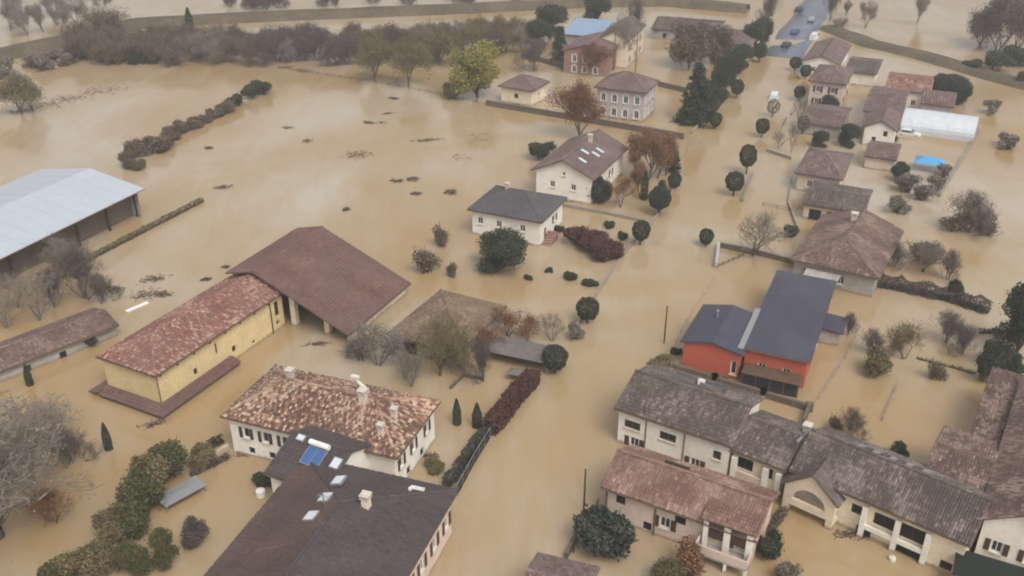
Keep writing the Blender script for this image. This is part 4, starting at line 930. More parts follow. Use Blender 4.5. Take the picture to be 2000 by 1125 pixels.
make_bare('belt_grey', 18, 1.2, 2.4, 4, 0.6, 0.12, 'bark_grey', leaves=1800, leafm='leaf_grey', lsize=0.18)
make_bare('rust', 19, 1.6, 2.3, 4, 0.7, 0.08, 'bark', leaves=4200, leafm='leaf_rust', lsize=0.17)
make_bare('rust_sparse', 20, 1.4, 2.3, 4, 0.7, 0.1, 'bark', leaves=900, leafm='leaf_rust', lsize=0.15)
make_bare('olive', 21, 1.5, 2.2, 4, 0.9, -0.02, 'bark', leaves=1500, leafm='leaf_olive', lsize=0.15)
make_bare('greenish', 22, 1.1, 2.0, 4, 0.85, 0.03, 'bark', leaves=2600, leafm='leaf_olive', lsize=0.14)
make_bare('poplar', 23, 1.6, 2.5, 4, 0.32, 0.2, 'bark', leaves=3800, leafm='leaf_orange', lsize=0.17)
make_ball('ball_a', 31); make_ball('ball_b', 32, 'leaf_pine'); make_ball('ball_c', 33, 'leaf_plum', n=1500)
make_lobed('willow', 34, 'leaf_yellow', 7, 6.5, 1.2, 6500, 0.2, 18, 0.85)
make_lobed('round_dark', 35, 'leaf_dark', 6.5, 5.0, 1.0, 6000, 0.17, 18)
make_lobed('round_green', 36, 'leaf_green', 5, 4.2, 1.4, 5200, 0.15, 14)
make_lobed('brown_oak', 37, 'leaf_brown', 7, 7.0, 1.6, 6500, 0.2, 20)
make_lobed('bronze', 38, 'leaf_plum', 5, 4.2, 1.5, 3600, 0.14, 12)
make_column('cypress', 39, 'leaf_dark'); make_conifer('fir', 40, 'leaf_pine'); make_conifer('fir_dark', 41, 'leaf_dark', 8, 4.2)
make_bush('bush_dark', 42, 'leaf_dark', 2600, 0.11, 1.0, 14, 0.9, 14); make_bush('bush_olive', 43, 'leaf_olive', 2800, 0.1, 1.0, 16, 1.0, 20); make_bush('bush_red', 44, 'leaf_red', 3600, 0.1, 1.0, 16, 0.9, 16); make_bush('bush_brown', 45, 'leaf_brown', 1900, 0.1, 1.0, 14, 0.9, 26)
make_bush('bush_green', 46, 'leaf_green', 4200, 0.1, 1.0, 20, 1.0, 24); make_bush('bush_sparse', 47, 'leaf_brown', 500, 0.11, 1.0, 8, 0.9, 26); make_bush('bush_grey', 48, 'leaf_grey', 700, 0.12, 1.0, 8, 0.9, 22)
make_bush('bush_pine', 49, 'leaf_pine', 3200, 0.14, 1.1, 13, 0.9); make_bush('bush_orange', 50, 'leaf_orange', 700, 0.13, 1.0, 8, 1.1, 14)
TR = random.Random(99)
ORD = ('first', 'second', 'third', 'fourth', 'fifth', 'sixth', 'seventh', 'eighth', 'ninth', 'tenth')
def plant(kind, px, py, hpx, wpx, label, cat='tree', group=None, name=None):
    meshes, hp, wp = KINDS[kind]; s = ppm(py); p_ = G(px, py)
    h = hpx / (s * CS) + D; w_ = wpx / s
    o = thing(name or {'tree': 'tree', 'shrub': 'shrub'}.get(cat, cat), label, cat, p_.x, p_.y, TR.uniform(0, 6.28), group=group)
    k = w_ / wp
    o.scale = (k * TR.uniform(0.96, 1.04), k * TR.uniform(0.96, 1.04), h / hp)
    for nm, me in meshes:
        c = bpy.data.objects.new(nm, me); C.objects.link(c); c.parent = o
    return o
# clipped round trees along the street
gl = 'clipped round trees along the street'
plant('ball_b', 1083, 728, 56, 52, 'largest round clipped tree at the end of the red creeper wall', group=gl, name='round_tree')
plant('ball_a', 1147, 630, 48, 46, 'round clipped tree at the street end of the kerb wall', group=gl, name='round_tree')
plant('ball_a', 1250, 478, 46, 36, 'round clipped tree beside the red-leaved shrubs', group=gl, name='round_tree')
plant('ball_b', 1286, 420, 54, 44, 'dark green round clipped tree beside the orange poplars', group=gl, name='round_tree')
for i, (x, y, h, w_) in enumerate(((1316, 371, 32, 26), (1396, 252, 30, 25), (1438, 192, 34, 25), (1482, 122, 34, 26))):
    plant('ball_a', x, y, h, w_, ORD[i] + ' small clipped tree past the orange poplars on the lilac villa kerb', group=gl, name='round_tree')
for i, (x, y, h, w_, k) in enumerate(((1378, 480, 32, 29, 'ball_a'), (1432, 382, 44, 38, 'ball_a'), (1457, 340, 54, 34, 'ball_a'), (1487, 268, 34, 27, 'ball_a'), (1508, 228, 32, 25, 'ball_c'), (1560, 196, 26, 22, 'ball_a'), (1566, 262, 34, 24, 'ball_c'), (1552, 138, 24, 24, 'ball_a'), (1572, 155, 26, 22, 'ball_a'))):
    plant(k, x, y, h, w_, ORD[i] + ' round clipped tree from the grey gate wall on the kerb opposite the villas', group=gl, name='round_tree')
plant('bush_dark', 1543, 462, 24, 28, 'square-clipped dark shrub in the yard of the garage row', 'shrub')
# cypresses
plant('cypress', 59, 752, 44, 15, 'small dark cypress at the end of the low outbuilding', name='cypress')
plant('cypress', 213, 878, 58, 17, 'lone dark cypress between the yellow farmhouse and leafless tree', name='cypress')
plant('cypress', 893, 828, 54, 17, 'slimmer cypress of the pair beside the country house', name='cypress')
plant('cypress', 932, 833, 50, 20, 'thicker cypress of the pair beside the country house', name='cypress')
# near trees on the left
plant('rust_sparse', 105, 1020, 75, 110, 'low rust-twigged tree under the large leafless tree')
plant('bare_big', -5, 1045, 290, 420, 'large leafless tree with wide brown twigs standing in open water')
plant('bare_b', 120, 850, 90, 170, 'leafless spreading tree beside the lone cypress')
plant('bare_a', 80, 625, 95, 120, 'leafless tree beside the low outbuilding')
plant('bare_c', 168, 580, 110, 120, 'many-stemmed leafless tree at the end of the long clipped hedge')
plant('belt_grey', 120, 545, 85, 90, 'pale grey leafless tree beside the farm shed')
plant('bare_a', 15, 640, 60, 80, 'small leafless tree beyond the low outbuilding ridge')
plant('round_green', 262, 1118, 75, 72, 'green tree with bare lower trunk at the hedge end')
plant('round_green', 327, 1098, 82, 64, 'rounded green and brown tree in flooded garden')
plant('bronze', 385, 1058, 50, 62, 'small bronze-leaved tree in flooded garden')
for i, (x, y, h, w_) in enumerate(((400, 905, 34, 70), (336, 926, 62, 90), (300, 953, 76, 95), (275, 994, 70, 90), (255, 1035, 60, 90), (220, 1060, 58, 80), (205, 1105, 50, 80), (160, 1128, 60, 90), (120, 1140, 50, 80))):
    plant('bush_green' if TR.random() < 0.45 else 'bush_olive', x, y, h * TR.uniform(0.85, 1.15), w_ * 0.85, ORD[i] + ' dense shrub from the short clipped hedge in the garden row', 'shrub', 'garden hedge row shrubs')
plant('bush_dark', 165, 672, 24, 52, 'green shrub against the low outbuilding front', 'shrub')
plant('bush_dark', 516, 945, 24, 40, 'dark shrub at the corner of the small solar-roofed house', 'shrub')
plant('bush_olive', 848, 915, 20, 44, 'olive shrub beside the country house and green fence', 'shrub')
for x, y, h, w_, l_ in ((35, 600, 70, 90, 'pale leafless tree nearest the farm shed eave'), (105, 600, 80, 80, 'thin leafless tree between outbuilding and clipped hedge'), (200, 590, 60, 70, 'leafless sapling beside the driftwood'), (60, 925, 110, 150, 'tangle of pale bare branches under the large leafless tree'), (135, 905, 80, 110, 'low bare tree with pale twigs next to the lone cypress')):
    plant('bare_a' if x < 100 else 'bare_c', x, y, h, w_, l_)
for x, y, h, w_, l_ in ((790, 742, 60, 60, 'bare grey tree at the shed front'), (908, 735, 70, 50, 'slender bare tree between shed and felt carport'), (955, 690, 56, 80, 'low bare tree beside the brown garden wall'), (1030, 668, 60, 76, 'bare pinkish tree between two others behind the felt carport')):
    plant('bare_b' if x < 950 else 'rust_sparse', x, y, h, w_, l_)
for x, y, h, w_, l_ in ((1700, 690, 52, 60, 'thin bare shrub-like tree nearest the thin leaning rail'), (1880, 690, 60, 70, 'bare tree near the mossy brown hedge'), (1655, 655, 50, 40, 'thin bare sapling at the orange house annex'), (1745, 520, 50, 60, 'pale bare tree between broad-roofed house and dark hedge'), (1850, 545, 60, 60, 'bare tree standing behind the plum hedge'), (1240, 95, 90, 50, 'tall bare tree behind the tall beige house'), (1500, 60, 70, 50, 'bare tree beside the wet road'), (1620, 40, 60, 50, 'bare tree at the start of the far bank')):
    plant('bare_c', x, y, h, w_, l_)
# trees between the sheds and the street
plant('olive', 858, 735, 140, 140, 'broad olive-brown tree in front of the hipped shed')
plant('belt_grey', 735, 715, 85, 120, 'grey leafless tree at the barn corner')
plant('bare_c', 705, 705, 50, 90, 'dark many-stemmed thicket tree behind the country house')
plant('bare_a', 805, 755, 75, 80, 'thin leafless sapling behind the country house roof')
plant('bare_c', 945, 745, 90, 60, 'thin leafless tree beside the felt carport')
plant('rust_sparse', 992, 655, 66, 84, 'pinkish bare tree behind the felt carport')
plant('bare_a', 1078, 665, 58, 74, 'grey bare tree behind felt carport near the street')
plant('bush_grey', 1122, 662, 32, 38, 'grey shrub at the street edge below the round tree', 'shrub')
# gardens of the white houses
plant('round_dark', 982, 522, 72, 108, 'broad dark green yew in front of the white slate-roofed house')
for i, (x, y, h, w_) in enumerate(((1128, 476, 36, 52), (1158, 488, 40, 58), (1190, 500, 36, 52), (1172, 505, 34, 44))):
    plant('bush_red', x, y, h, w_, ('widest at the house end', 'tallest in the middle', 'rounded one at the street end', 'smallest one in front')[i] + ' of the dark red shrub bed', 'shrub', 'red shrubs in the garden')
for x, y, h, w_ in ((1114, 545, 16, 26), (1152, 556, 12, 30), (1190, 444, 14, 20), (1216, 468, 18, 18), (1092, 452, 14, 18), (1032, 545, 10, 18), (1072, 530, 8, 18)):
    plant('bush_dark', x, y, h, w_, 'small dark shrub poking out of the water near the red shrubs', 'shrub', 'small shrubs in flooded garden')
plant('bush_sparse', 832, 528, 50, 58, 'largest sparse brown shrub in the open field water', 'shrub')
plant('bush_sparse', 864, 480, 44, 34, 'upright sparse brown shrub in the open field water', 'shrub')
plant('bush_sparse', 881, 540, 34, 26, 'smallest sparse brown shrub in the open field water', 'shrub')
plant('bush_dark', 1056, 310, 34, 52, 'dark round shrub behind the chalet roof corner', 'shrub')
plant('rust_sparse', 1212, 405, 72, 60, 'rust-twigged tree in front of the white chalet')
plant('bush_pine', 1170, 396, 50, 44, 'dark green shrub at the white chalet wall', 'shrub')
for x, y, h, w_ in ((1242, 345, 90, 44), (1262, 356, 96, 50), (1282, 348, 90, 50), (1300, 342, 74, 40), (1252, 388, 70, 34), (1275, 330, 80, 44)):
    plant('poplar', x, y, h, w_ * 1.5, 'upright orange-brown poplar between chalet and street', group='orange poplars')
plant('fir_dark', 1316, 335, 40, 34, 'short dark conifer beside the orange poplars')
plant('cypress', 1258, 390, 56, 14, 'thin dark cypress beside the orange poplars', name='cypress')
plant('fir', 1290, 398, 44, 34, 'green conifer behind the dark round clipped tree')
plant('rust', 1128, 275, 108, 100, 'tall reddish brown tree beside the lilac villa')
plant('fir_dark', 1358, 238, 104, 74, 'tall dark conifer at the lilac villa garden')
plant('fir_dark', 1345, 240, 46, 60, 'low dark conifer at the foot of the tall one')
for i, (x, y, h, w_) in enumerate(((1385, 222, 60, 42), (1402, 198, 66, 40), (1415, 172, 60, 40), (1432, 150, 52, 40), (1448, 132, 44, 40), (1468, 108, 62, 42), (1486, 92, 56, 42))):
    plant('round_dark', x, y, h, w_, ORD[i] + ' dark evergreen from the tall conifer in the street-side belt', group='evergreens along the street')
plant('brown_oak', 1345, 130, 92, 92, 'broad brown-leaved tree beside the roadside house')
plant('brown_oak', 1398, 120, 70, 62, 'darker brown tree behind the tall pole')
plant('bare_c', 1045, 140, 60, 80, 'purplish leafless tree over the cottage roof')
plant('bare_a', 1218, 132, 100, 56, 'tall dark leafless tree beside the beige house')
plant('rust', 1160, 145, 62, 66, 'russet tree before the brick building')
plant('fir_dark', 1092, 125, 66, 40, 'dark conifer beside the brick building')
for x, y, h, w_ in ((1075, 75, 62, 62), (1165, 42, 52, 60), (1050, 92, 50, 50)):
    plant('round_dark', x, y, h, w_, 'dark bluish evergreen below the embankment', group='conifers below the embankment')
plant('willow', 932, 188, 100, 105, 'bright yellow-green willow beside the cottage')
plant('bush_olive', 880, 190, 26, 40, 'olive shrub beside the yellow-green willow', 'shrub')
for i, (x, y, h, w_) in enumerate(((732, 158, 92, 84), (798, 168, 100, 84), (860, 128, 80, 66))):
    plant('belt_olive', x, y, h, w_, ('forked olive-brown tree farthest from the willow along the field fence', 'tallest forked olive-brown tree in the middle of the field fence', 'forked olive-brown tree nearest the willow')[i], group='forked trees at the field fence')
for k in range(34):                          # pale brush at the foot of the embankment
    x = TR.uniform(-10, 480); y = 118 - 0.05 * x + TR.uniform(-8, 14) + max(0, 150 - x) * 0.18
    plant('bush_grey' if k % 3 else 'bush_sparse', x, y, TR.uniform(16, 30), TR.uniform(30, 54), 'pale leafless brush at the foot of the embankment', 'shrub', 'brush at the foot of the embankment')
# belt of bare trees below the embankment
kinds = (('belt_plum', 'plum-brown leafless tree in the belt below the embankment'), ('belt_brown', 'brown leafless tree in the belt below the embankment'), ('belt_olive', 'olive-brown tree in the belt below the embankment'), ('belt_grey', 'pale grey leafless tree in the belt below the embankment'))
for k in range(64):
    x = 150 + 880 * (k + TR.uniform(-0.3, 0.3)) / 63
    y = (122 if x < 700 else 112) - (16 if k % 2 else 0) + TR.uniform(-5, 5)
    if x > 860: y -= 10
    q = TR.random()
    i = 1 if x < 260 else (0 if 500 < x < 680 and q < 0.8 else (2 if x > 700 and q < 0.7 else (1 if q < 0.6 else (0 if q < 0.8 else 3))))
    plant(kinds[i][0], x, y, TR.uniform(44, 62), TR.uniform(46, 66), kinds[i][1], group='tree belt below the embankment')
plant('belt_brown', 205, 80, 62, 90, 'yellowish brown tree rising over the embankment')
for x in (262, 280, 300): plant('fir_dark', x, 126 + TR.uniform(-3, 3), 26, 26, 'small dark green conifer in the bare tree belt', group='conifers in the belt')
plant('cypress', 372, 60, 40, 15, 'dark pointed tree breaking the embankment line', name='cypress')
plant('belt_olive', 42, 222, 90, 92, 'olive-brown tree at the grey reflection twigs')
plant('bare_b', 66, 218, 66, 60, 'leafless tree on the grey reflection twigs')
for x, y in ((20, 60), (55, 70), (85, 62), (120, 66), (150, 48), (105, 36), (30, 28), (170, 22), (200, 30)):
    plant('belt_grey', x, y, TR.uniform(50, 64), TR.uniform(40, 56), 'grey leafless tree standing in water beyond the embankment', group='trees beyond the embankment')
for x, y, w_ in ((490, 18, 34), (515, 18, 50), (545, 16, 40), (632, 12, 36), (655, 10, 30), (726, 8, 30), (800, 9, 44), (915, 7, 56), (1010, 4, 40), (890, 4, 40), (1255, 2, 40), (450, 14, 30)):
    plant('belt_plum', x, y, TR.uniform(24, 34), w_, 'dark leafless shrub standing in water beyond the embankment', 'shrub', 'shrubs beyond the embankment')
for x, y, h, w_ in ((1690, 55, 55, 34), (1790, 48, 60, 36), (1650, 30, 30, 26), (1640, 60, 26, 30)):
    plant('belt_grey', x, y, h, w_, 'thin grey tree standing in the far field water', group='thin trees in the far field')
for x, y, h, w_ in ((1948, 100, 110, 90), (1985, 95, 100, 84), (1915, 88, 70, 70)):
    plant('belt_plum', x, y, h, w_, 'tall bare tree with purplish twigs at the far bank', group='tall bare trees at the far bank')
for x, y, h, w_ in ((1942, 138, 34, 56), (1988, 128, 36, 60), (1900, 136, 20, 40), (1995, 165, 24, 30)):
    plant('bush_dark', x, y, h, w_, 'dark shrub along the far bank', 'shrub', 'shrubs along the far bank')
for x, y, h, w_ in ((1838, 190, 44, 56), (1872, 205, 46, 42), (1860, 182, 36, 46)):
    plant('round_dark', x, y, h, w_, 'dark evergreen behind the greenhouse', group='evergreens behind the greenhouse')
for x, y, h, w_ in ((1935, 222, 26, 36), (1968, 290, 26, 44), (1960, 285, 24, 36)):
    plant('bush_grey', x, y, h, w_, 'greyish shrub half under water beyond the greenhouse', 'shrub', 'drowned shrubs beyond the greenhouse')
for x, y, h, w_ in ((1770, 375, 36, 46), (1800, 390, 28, 46), (1825, 372, 26, 40), (1750, 415, 30, 50), (1840, 345, 24, 36)):
    plant('bush_grey', x, y, h, w_, 'pale grey-green shrub in the yard below the blue canopy', 'shrub', 'shrubs below the blue canopy')
plant('round_dark', 1755, 352, 36, 40, 'dark shrub-like tree beside the blue canopy')
for x, y, h, w_ in ((1560, 250, 60, 30), (1545, 300, 60, 26), (1520, 290, 34, 30)):
    plant('bare_a', x, y, h, w_, 'thin leafless street tree near the low annex', group='thin street trees')
plant('bare_b', 1467, 500, 98, 120, 'leafless spreading yard tree beside the broad grey-brown roof')
plant('bare_c', 1890, 452, 78, 110, 'leafless fruit tree with clumps in the far right field')
for x, y, w_ in ((1862, 450, 56), (1915, 450, 50), (1930, 458, 34)): plant('bush_sparse', x, y, 36, w_, 'sparse brown shrub under leafless fruit tree', 'shrub', 'shrubs under the fruit tree')
plant('bare_b', 1800, 530, 75, 86, 'leafless tree above the dark hedge')
plant('bush_sparse', 1800, 508, 44, 78, 'brown clump of twigs behind the dark hedge', 'shrub')
plant('round_dark', 1985, 690, 145, 95, 'large dark green tree by the corner house')
plant('bare_c', 1845, 668, 66, 78, 'leafless tree in the garden behind the orange house')
plant('greenish', 1766, 702, 78, 82, 'small olive-green tree in garden behind the orange house')
plant('bush_olive', 1708, 730, 52, 56, 'light olive shrub in garden behind the orange house', 'shrub')
plant('bush_sparse', 1828, 738, 40, 40, 'russet sparse shrub in garden behind the orange house', 'shrub')
for x, y, h, w_ in ((1938, 715, 56, 50), (1922, 745, 60, 44), (1962, 735, 50, 56)): plant('bush_dark', x, y, h, w_, 'dark shrub at the corner house roof edge', 'shrub', 'shrubs at the corner house')
plant('bush_dark', 1752, 892, 30, 36, 'dark shrub behind the long range', 'shrub')
plant('bush_sparse', 1630, 835, 32, 30, 'reddish sparse shrub beside the terrace garden', 'shrub')
plant('bare_c', 1660, 850, 60, 70, 'small leafless tree behind the long range')
plant('bush_olive', 1292, 716, 20, 52, 'olive shrub at the terraced house roof end', 'shrub')
plant('bush_dark', 1320, 690, 14, 22, 'tiny dark shrub at the orange wing', 'shrub')
plant('bush_pine', 1180, 1075, 82, 106, 'blue-green bush beside the pink house', 'shrub')
plant('round_green', 1308, 1150, 60, 100, 'green garden tree in front of the pink house')
plant('bush_orange', 1345, 1120, 70, 66, 'orange-leaved shrub in front of the pink house', 'shrub')
plant('bush_dark', 1500, 1085, 52, 60, 'dark shrub at the pink house balcony corner', 'shrub')
plant('bush_grey', 1535, 1140, 50, 50, 'grey shrub beyond the pink house balcony', 'shrub')
for x, y, h, w_, l_ in ((1655, 285, 44, 40, 'dark round tree behind the small brown-roofed shed'), (1735, 272, 36, 36, 'dark round tree at the white gabled house corner'), (1615, 220, 34, 34, 'dark round tree over the low annex roof'), (1600, 285, 30, 34, 'dark round tree in the yard of the brown hip-roofed house')):
    plant('round_dark', x, y, h, w_, l_)
# diagonal hedge remnants in the field
for x, y, h, w_ in ((252, 328, 34, 34), (272, 330, 22, 30), (300, 298, 30, 56), (262, 305, 34, 40), (348, 258, 22, 40), (372, 250, 20, 36), (405, 238, 16, 24), (322, 290, 24, 40), (335, 272, 24, 36), (388, 246, 20, 34), (422, 228, 18, 36), (462, 206, 22, 34), (440, 218, 22, 42), (490, 192, 26, 34), (512, 184, 26, 40)):
    plant('bush_brown' if x < 460 else 'bush_dark', x, y, h, w_, 'brown bush in the broken hedge line across the flooded field', 'shrub', 'broken hedge line')

# ------------------------------------------------------------------ walls, hedges, fences
def run_local(pix):
    P = [G(*p) for p in pix]; c = sum(P, Vector()) / len(P); return c, [q - c for q in P]
def garden_wall(name, label, pix, h, th, m, cat='wall', cap=None, piers=0):
    c, Q = run_local(pix); rt = thing(name, label, cat, c.x, c.y)
    up = Vector((0, 0, 1))
    for i, (a, b_) in enumerate(zip(Q, Q[1:])):
        d = (b_ - a); s = d.normalized().cross(up)
        g = MB(); n = max(1, int(d.length / 3))
        for k in range(n):
            p0, p1 = a + d * (k / n), a + d * ((k + 1) / n - 0.001); mid = (p0 + p1) / 2
            hh = h + TR.uniform(-0.04, 0.04)
            g.obox(mid + up * (hh - D) / 2, (p1 - p0) / 2, s * th / 2, up * (hh + D) / 2)
        g.build('wall_panel', m, rt)
        if cap:
            g = MB(); g.obox((a + b_) / 2 + up * (h + 0.09), d / 2, s * (th / 2 + 0.05), up * 0.045); g.build('coping', cap, rt)
    if piers:
        for i, (a, b_) in enumerate(zip(Q, Q[1:])):
            k = max(1, int((b_ - a).length / piers))
            for j in range(k + 1):
                p_ = a.lerp(b_, j / k); g = MB(); g.box(p_.x - th * 0.75, p_.y - th * 0.75, -D, p_.x + th * 0.75, p_.y + th * 0.75, h + 0.2); g.build('pier', m, rt)
    return rt
def fence(name, label, pix, h, m, step=2.2, rails=2, cat='fence', panel=None):
    c, Q = run_local(pix); rt = thing(name, label, cat, c.x, c.y); up = Vector((0, 0, 1))
    for a, b_ in zip(Q, Q[1:]):
        k = max(1, round((b_ - a).length / step))
        for j in range(k + 1):
            p_ = a.lerp(b_, j / k); g = MB(); g.tube(p_ - up * D, p_ + up * h, 0.05, 0.05, 5); g.build('post', m, rt)
        for r in range(rails):
            z = h * (r + 1) / rails - 0.08; g = MB(); g.tube(a + up * z, b_ + up * z, 0.035, 0.035, 4); g.build('rail', m, rt)
        if panel:
            d = b_ - a; s = d.normalized().cross(up); g = MB(); g.obox((a + b_) / 2 + up * (h - 0.12 - D) / 2, d / 2, s * 0.02, up * (h - 0.12 + D) / 2); g.build('screen', panel, rt)
    return rt
def hedge(label, pix, h, w_, m, size=0.13, dens=45, name='hedge', ragged=0.15):
    c, Q = run_local(pix); rt = thing(name, label, 'hedge', c.x, c.y); rnd = random.Random(len(label)); up = Vector((0, 0, 1))
    f = MB(); st = MB()
    for a, b_ in zip(Q, Q[1:]):
        d = b_ - a; s = d.normalized().cross(up)
        st.obox((a + b_) / 2 + up * (h * 0.35 - D) / 2, d / 2, s * w_ * 0.22, up * (h * 0.35 + D) / 2)
        for k in range(int(d.length * (2 * h + w_) * dens)):
            t_ = rnd.random(); q = rnd.random() * (2 * h + w_); j = ragged * noise.noise((a + d * t_) * 0.9 + Vector((7, 3, q)))
            if q < h: y, z = -w_ / 2 - j, q
            elif q < h + w_: y, z = -w_ / 2 + (q - h), h + j * 2
            else: y, z = w_ / 2 + j, q - h - w_
            f.leafq(a + d * t_ + s * (y * rnd.uniform(0.75, 1.0)) + up * z, size, rnd, clamp(rnd.gauss(0.45, 0.25)))
    st.build('stems', 'bark_dark', rt); f.build('foliage', m, rt)
    return rt
garden_wall('garden_wall', 'long dark brown garden wall in front of cottage and lilac villa', [(950, 206), (1150, 240), (1335, 272)], 1.0, 0.35, 'stone_wall', cap='stone_wall')
garden_wall('garden_wall', 'dark garden wall between brick building and lilac villa', [(1018, 112), (1150, 146)], 1.2, 0.3, 'stone_wall')
garden_wall('garden_wall', 'short dark wall between lilac villa and tall conifer', [(1285, 168), (1342, 182)], 1.1, 0.3, 'stone_wall')
garden_wall('garden_wall', 'low stone boundary wall below the white chalet', [(1093, 402), (1170, 416), (1246, 432)], 0.55, 0.3, 'stone_wall_light')
garden_wall('kerb_wall', 'thin low roadside wall running from red shrubs to the street tree', [(1240, 470), (1200, 523), (1158, 585), (1120, 650)], 0.35, 0.22, 'stone_wall_light')
garden_wall('garden_wall', 'dark boundary wall beside the leafless yard tree', [(1402, 482), (1470, 496), (1560, 518), (1640, 545)], 0.75, 0.3, 'stone_wall')
garden_wall('gate_wall', 'short grey gate wall at the yard corner by the street', [(1403, 484), (1398, 524)], 0.9, 0.4, 'plaster_lilac')
fence('gate', 'low open gate beside the grey gate wall', [(1402, 522), (1452, 500)], 0.5, 'metal_dark', 1.2, 2, 'gate')
fence('field_fence', 'low field fence running from willow towards the tree belt', [(545, 134), (640, 148), (760, 166), (860, 186), (948, 204)], 0.6, 'dark_wood', 3, 2)
garden_wall('terrace_wall', 'dark garden wall between orange house and white terraced house', [(1312, 722), (1395, 746), (1490, 775), (1580, 802)], 0.8, 0.4, 'stone_wall', piers=6)
garden_wall('terrace_wall', 'short dark wall post at the terrace garden corner', [(1580, 800), (1568, 832)], 1.0, 0.3, 'stone_wall')
fence('garden_rail', 'thin leaning rail crossing the garden behind the orange house', [(1752, 755), (1722, 822)], 0.5, 'metal_grey', 1.6, 2)
fence('kerb_rail', 'thin submerged rail along the street beside the orange house', [(1398, 540), (1340, 628), (1310, 688)], 0.25, 'plaster_pink', 2.5, 1)
fence('screen_fence', 'dark green cloth-covered fence with pale posts beside the street', [(893, 968), (925, 908), (957, 856)], 1.3, 'metal_grey', 1.6, 2, panel='fence_cloth')
hedge('dark green clipped hedge behind the cloth-covered fence', [(872, 955), (945, 852)], 1.15, 0.9, 'leaf_pine')
hedge('long red creeper-covered wall beside the flooded street', [(955, 850), (990, 805), (1042, 742)], 1.45, 1.9, 'leaf_red', 0.12, 110, 'creeper_wall', 0.3)
garden_wall('courtyard_wall', 'brown garden wall in front of the felt carport', [(916, 672), (985, 692), (1062, 712)], 0.9, 0.4, 'stone_wall', cap='slab_brown')
hedge('long straight clipped brown-green hedge beside the farm shed', [(146, 524), (270, 459), (396, 394)], 0.75, 0.7, 'leaf_olive', 0.12, 60, ragged=0.08)
hedge('short clipped dark hedge at the country house corner', [(378, 893), (436, 862)], 0.8, 0.7, 'leaf_dark', 0.11, 90, ragged=0.06)
garden_wall('garden_wall', 'pale low wall beside the short clipped hedge', [(385, 908), (446, 872)], 0.3, 0.25, 'stone_light')
hedge('low brown shrub border beside the pale low wall', [(372, 930), (446, 893)], 0.4, 0.8, 'leaf_plum', 0.12, 70)
hedge('dark plum hedge running from broad-roofed house to the large dark tree', [(1690, 552), (1760, 566), (1862, 588), (1930, 612)], 1.3, 1.7, 'leaf_plum', 0.13, 95, ragged=0.45)
plant('round_dark', 1862, 582, 38, 34, 'rounded dark shrub at the end of the plum hedge', 'shrub')
hedge('mossy brown hedge at the far garden end of corner house', [(1912, 650), (1950, 650)], 0.5, 0.6, 'leaf_brown', 0.13, 60)

garden_wall('kerb_wall', 'low pale kerb wall between tall conifer and the street', [(1350, 262), (1400, 205), (1452, 132)], 0.5, 0.3, 'stone_wall_light')
garden_wall('kerb_wall', 'low pale kerb wall between orange poplars and the street', [(1262, 452), (1300, 400), (1335, 335)], 0.4, 0.3, 'stone_wall_light')
hedge('dark clipped hedge along the street past the tall conifer', [(1378, 240), (1412, 195)], 0.8, 0.9, 'leaf_pine', 0.13, 50)
gw = 'low yard wall between the street and the houses opposite the lilac villa'
for pix in ([(1497, 296), (1545, 312)], [(1470, 340), (1450, 395)], [(1535, 232), (1512, 272)], [(1560, 205), (1545, 225)]):
    garden_wall('yard_wall', gw, pix, 0.55, 0.25, 'stone_wall_light')['group'] = 'yard walls opposite the lilac villa'
garden_wall('yard_wall', 'grey boundary wall running from the greenhouse corner past the blue canopy', [(1915, 252), (1880, 310), (1835, 385)], 0.5, 0.25, 'stone_wall_light')
garden_wall('yard_wall', 'low wall between brown hip-roofed house and garage row', [(1545, 352), (1540, 400), (1560, 455)], 0.5, 0.25, 'stone_wall_light')
fence('wire_fence', 'thin post fence between the yard tree and the garage row', [(1490, 402), (1545, 415)], 0.7, 'metal_dark', 2.0, 2)
fence('wire_fence', 'thin post fence behind the terrace gardens', [(1585, 800), (1650, 700), (1680, 640)], 0.35, 'metal_grey', 2.4, 1)
fence('wire_fence', 'thin post fence along the street side of the pink house', [(1120, 1080), (1150, 1020), (1168, 985)], 0.7, 'metal_dark', 1.8, 2)
garden_wall('yard_wall', 'short brown wall at the lower street corner', [(1105, 1092), (1125, 1050)], 0.6, 0.3, 'stone_wall')
hedge('low ragged hedge in the court beside the pink house', [(1500, 1045), (1530, 1000)], 0.6, 0.7, 'leaf_brown', 0.12, 80)
hedge('drowned hedge line across the garden of the corner house', [(1790, 700), (1905, 730)], 0.25, 0.5, 'leaf_olive', 0.11, 40)
garden_wall('yard_wall', 'thin brown wall stub beside the cypress pair', [(945, 742), (905, 735), (880, 760)], 0.35, 0.25, 'stone_wall')

# ------------------------------------------------------------------ poles
def pole(label, px, py, hpx, r=0.09, arm=0.0, name='utility_pole', m='dark_wood'):
    p_ = G(px, py); h = hpx / (ppm(py) * CS); rt = thing(name, label, 'pole', p_.x, p_.y, math.radians(-25))
    g = MB(); g.tube((0, 0, -D), (0, 0, h), r, r * 0.75, 8); g.build('shaft', m, rt)
    g = MB(); g.tube((0, 0, h), (0, 0, h + 0.1), r * 1.3, r * 0.5, 8); g.build('top_cap', 'metal_grey', rt)
    if arm:
        g = MB(); pr = None
        for k in range(8):
            an = math.pi * k / 7 * 0.75; q = Vector((arm * (1 - math.cos(an)) / 1.7, 0, h + math.sin(an) * arm * 0.35))
            if pr: g.tube(pr, q, 0.05, 0.05, 6)
            pr = q
        g.build('arm', 'metal_grey', rt)
        g = MB(); g.obox(pr + Vector((0.15, 0, -0.05)), (0.3, 0, 0), (0, 0.12, 0), (0, 0, 0.07)); g.build('lamp_head', 'metal_grey', rt)
